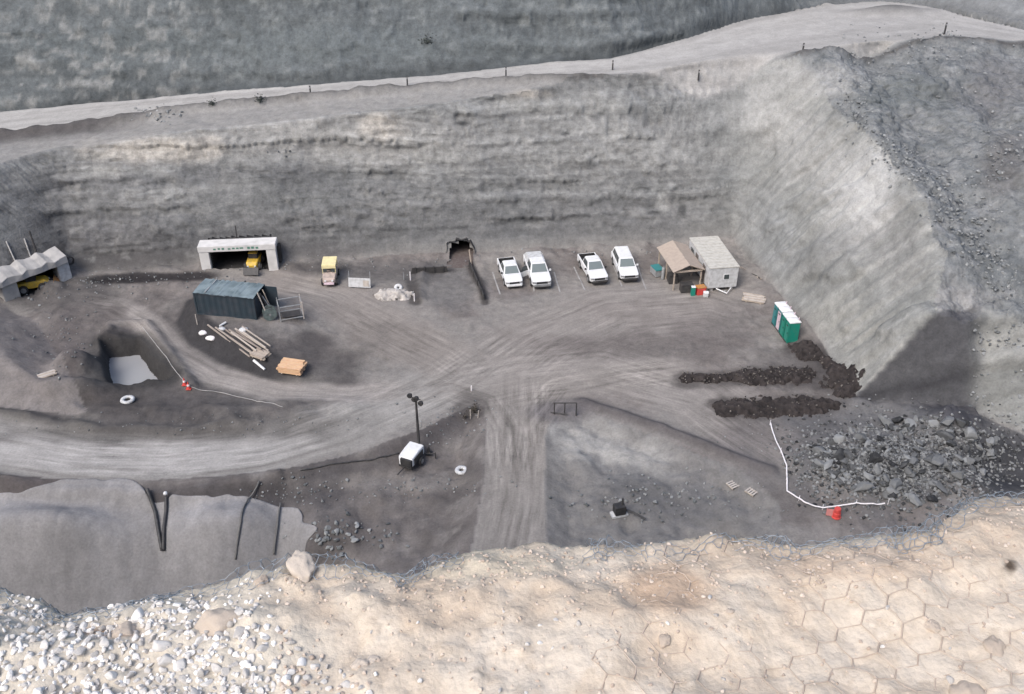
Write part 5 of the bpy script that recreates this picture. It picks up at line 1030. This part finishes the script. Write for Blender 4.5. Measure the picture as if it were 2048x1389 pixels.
for k, (x, y, w_) in enumerate([(1465, 972, .7), (1502, 986, .6)]):
    p = P(x, y); e = empty('pallet', p, R(30 + 10 * k), ['broken pale pallet lying on the dark dirt', 'smaller pale pallet lying on the dark dirt'][k], 'pallet')
    for i in range(4): MB().box((0, -.3 + .2 * i, .13), (w_, .12, .03)).build('board', M['woodpole'], e)
    for x_ in (-w_ * .4, w_ * .4): MB().box((x_, 0, .06), (.08, .75, .1)).build('bearer', M['wood'], e)
p = P(1238, 1030); e = empty('pump', p, R(15), 'black pump on a pale skid among the dark rocks', 'pump'); MB().box((0, 0, .08), (1.2, .6, .16)).build('skid', M['white_dirty'], e); MB().loft([rsec(-.3, .4, .2, .9, .08), rsec(.3, .4, .2, .9, .08)]).build('engine', M['black'], e); MB().tube([(.2, 0, .9), (.2, 0, 1.5)], .07).build('exhaust', M['dark'], e); MB().tube([(.4, 0, .4), (.9, -.3, .3), (1.6, -1.0, .1)], .08).build('outlet', M['hose'], e)
rope('hose', [(286, 656), (312, 690), (345, 735), (372, 768)], .03, M['concrete'], 'pale hose along the edge of the sump', 'hose', .06); rope('hose', [(380, 775), (440, 786), (500, 800), (565, 815)], .028, M['concrete'], 'pale hose on the dirt leading away from the red cones', 'hose', .05)
for x, y, lab in [(370, 770, 'red cone at the corner of the sump'), (378, 778, 'red cone set slightly away from the sump corner')]:
    p = P(x, y); e = empty('traffic_cone', p, 0, lab, 'cone', 'red cones at the sump'); MB().box((0, 0, .03), (.42, .42, .06)).build('base', M['red'], e); MB().loft([[(r * math.cos(t), r * math.sin(t), z) for t in np.linspace(0, 6.283, 11)[:-1]] for r, z in ((.15, .06), (.09, .4), (.03, .7))]).build('cone', M['red'], e); MB().loft([[(r * math.cos(t), r * math.sin(t), z) for t in np.linspace(0, 6.283, 11)[:-1]] for r, z in ((.125, .3), (.1, .45))]).build('band', M['tape'], e)
p = P(80, 520); e = empty('steel_post', p, 0, 'dark steel post rising on the rock above the rough grey portal', 'post'); MB().tube([(0, -.2, -.3), (-.35, .3, 3.0)], [.14, .08], 8).build('post', M['dark'], e); MB().box((0, -.15, .05), (.5, .5, .1)).build('base', M['dark'], e)
for x0_, y0_, x1_, y1_, lab in [(14, 488, 34, 532, 'pale pipe running down the rock at the far side of the rough portal'), (50, 482, 64, 522, 'pale pipe running down the rock above the rough portal')]: rope('wall_pipe', [(x0_, y0_), (x1_, y1_)], .07, M['concrete'], lab, 'pipe', .25)
# haul road marker posts
yn_lab = ['black marker post where the haul road is narrowest, on its low left end', 'black marker post on the haul road above the cream carrier', 'tall black marker post on the haul road above the adit', 'black marker post on the haul road above the parked pickups', 'black marker post on the haul road where it begins to widen', 'short black marker post on the road edge above the grey corner', 'black marker post on the wide junction of the haul road']
for (x, y, h), lab in zip([(621, 187, .8), (815, 172, 1.0), (1012, 157, 1.15), (1225, 140, 1.0), (1400, 128, .9), (1605, 106, .8), (1888, 70, 1.25)], yn_lab):
    q = atroad(x, y); q.z = hf(q.x, q.y); e = empty('marker_post', q, 0, lab, 'marker post', 'haul road marker posts'); MB().box((0, 0, h / 2 - .1), (.16, .12, h + .2), tx=.85, ty=.85).build('post', M['dark'], e); MB().box((0, -.075, h - .2), (.12, .02, .16)).build('reflector', M['grey'], e)
for x, y, s, lab in [(425, 212, .7, 'small dark shrub on the bench above the white portal'), (520, 206, .9, 'dark shrub beside pale stones on the bench'), (856, 112, 1.0, 'dark shrub clinging to the upper rock face')]: shrub(P(x, y), s, lab, M['leaf_g'], 90)
# ------------------------------------------------------------------ broken rock
e = empty('rubble_pile', G(1800, 930), 0, 'heap of blocky grey rubble below the dark rock nose', 'rubble'); eo = e.location.copy()
RB = [rockmesh('rock', 400 + i, 3, .12, (1, random.uniform(.6, .9), random.uniform(.45, .75)), True, False) for i in range(10)]
for m_ in RB: m_.materials.append(M['rubble'])
rubpoly = [(1612, 900), (1650, 872), (1740, 850), (1830, 838), (1930, 838), (1990, 880), (1985, 940), (1930, 975), (1850, 1010), (1790, 1005), (1700, 975), (1640, 950)]
rp_ = np.array(rubpoly, float); cnt = 0; sm_items = []
while cnt < 290:
    x, y = rng.uniform(1600, 2000), rng.uniform(835, 1015)
    if not inside(np.array([x]), np.array([y]), rp_)[0]: continue
    p = P(x, y); s = float(np.clip(rng.lognormal(-1.28, .42), .15, .7)); o = link('rock', RB[cnt % 10], None, e); o.location = p - eo + Vector((0, 0, s * .25)); o.scale = (s * rng.uniform(1.0, 1.6), s * 1.15, s * rng.uniform(.8, 1.2)); o.rotation_euler = tuple(rng.uniform(-.8, .8, 2)) + (rng.uniform(0, 6.28),); cnt += 1
while len(sm_items) < 4800:
    x, y = rng.normal(1800, 115), rng.normal(928, 42); p = P(x, y)
    if p.y > 66 or p.x < 20: continue
    s = rng.uniform(.06, .22); sm_items.append((p.x - eo.x, p.y - eo.y, p.z - eo.z + s * .3, s))
tag(scatter_mesh('rubble', sm_items, LOWB, M['rubble'], e, False), kind='stuff')
items = []
for _ in range(1500):
    t = rng.random()
    if t < .5: k = rng.random(); x, y = 1690 + 350 * k + rng.normal(0, 26), 180 + 400 * k ** 1.05 + rng.normal(0, 30)
    elif t < .75: x, y = rng.uniform(1870, 2060), rng.uniform(640, 880)
    elif t < .87: x, y = rng.normal(1830, 60), rng.normal(150, 30)
    else: x, y = rng.normal(2010, 40), rng.normal(330, 60)
    p = P(x, y)
    if p.z < .4 or p.x < 27 or (p.x < 36.5 and p.y < 66): continue
    s = rng.uniform(.07, .22) * (1.5 if rng.random() < .06 else 1); items.append((p.x, p.y, p.z + s * .2, s))
tag(scatter_mesh('scree_stones', items, LOWB, M['rubble_far'], None, False), 'loose grey stones strewn over the scree slope', 'stones', kind='stuff')
items = []
for (cx_, cy_, sx, sy, n_, s0, s1) in [(310, 228, 30, 8, 60, .1, .3), (540, 285, 200, 10, 0, .1, .2), (600, 985, 50, 14, 60, .08, .25), (690, 1070, 60, 18, 90, .1, .4), (1290, 1000, 90, 24, 120, .08, .3), (130, 675, 40, 40, 90, .08, .22), (800, 975, 110, 14, 110, .06, .2), (900, 850, 60, 24, 80, .06, .2), (1500, 1000, 120, 30, 50, .05, .13), (420, 850, 180, 14, 90, .05, .16), (130, 580, 90, 16, 60, .08, .22), (300, 558, 120, 10, 60, .07, .2), (700, 530, 120, 8, 60, .07, .2), (1240, 505, 160, 5, 50, .07, .2), (1620, 640, 50, 60, 0, .1, .2), (560, 300, 20, 6, 10, .1, .3), (190, 560, 60, 10, 40, .1, .2), (1560, 880, 60, 20, 40, .06, .16)]:
    for _ in range(n_):
        p = P(rng.normal(cx_, sx), rng.normal(cy_, sy)); s = rng.uniform(s0, s1) * rng.uniform(.5, 1); items.append((p.x, p.y, p.z + s * .25, s))
tag(scatter_mesh('loose_rocks', items, LOWB, M['rubble_far'], None, False), 'small grey rocks lying about the pit floor and banks', 'rocks', kind='stuff')
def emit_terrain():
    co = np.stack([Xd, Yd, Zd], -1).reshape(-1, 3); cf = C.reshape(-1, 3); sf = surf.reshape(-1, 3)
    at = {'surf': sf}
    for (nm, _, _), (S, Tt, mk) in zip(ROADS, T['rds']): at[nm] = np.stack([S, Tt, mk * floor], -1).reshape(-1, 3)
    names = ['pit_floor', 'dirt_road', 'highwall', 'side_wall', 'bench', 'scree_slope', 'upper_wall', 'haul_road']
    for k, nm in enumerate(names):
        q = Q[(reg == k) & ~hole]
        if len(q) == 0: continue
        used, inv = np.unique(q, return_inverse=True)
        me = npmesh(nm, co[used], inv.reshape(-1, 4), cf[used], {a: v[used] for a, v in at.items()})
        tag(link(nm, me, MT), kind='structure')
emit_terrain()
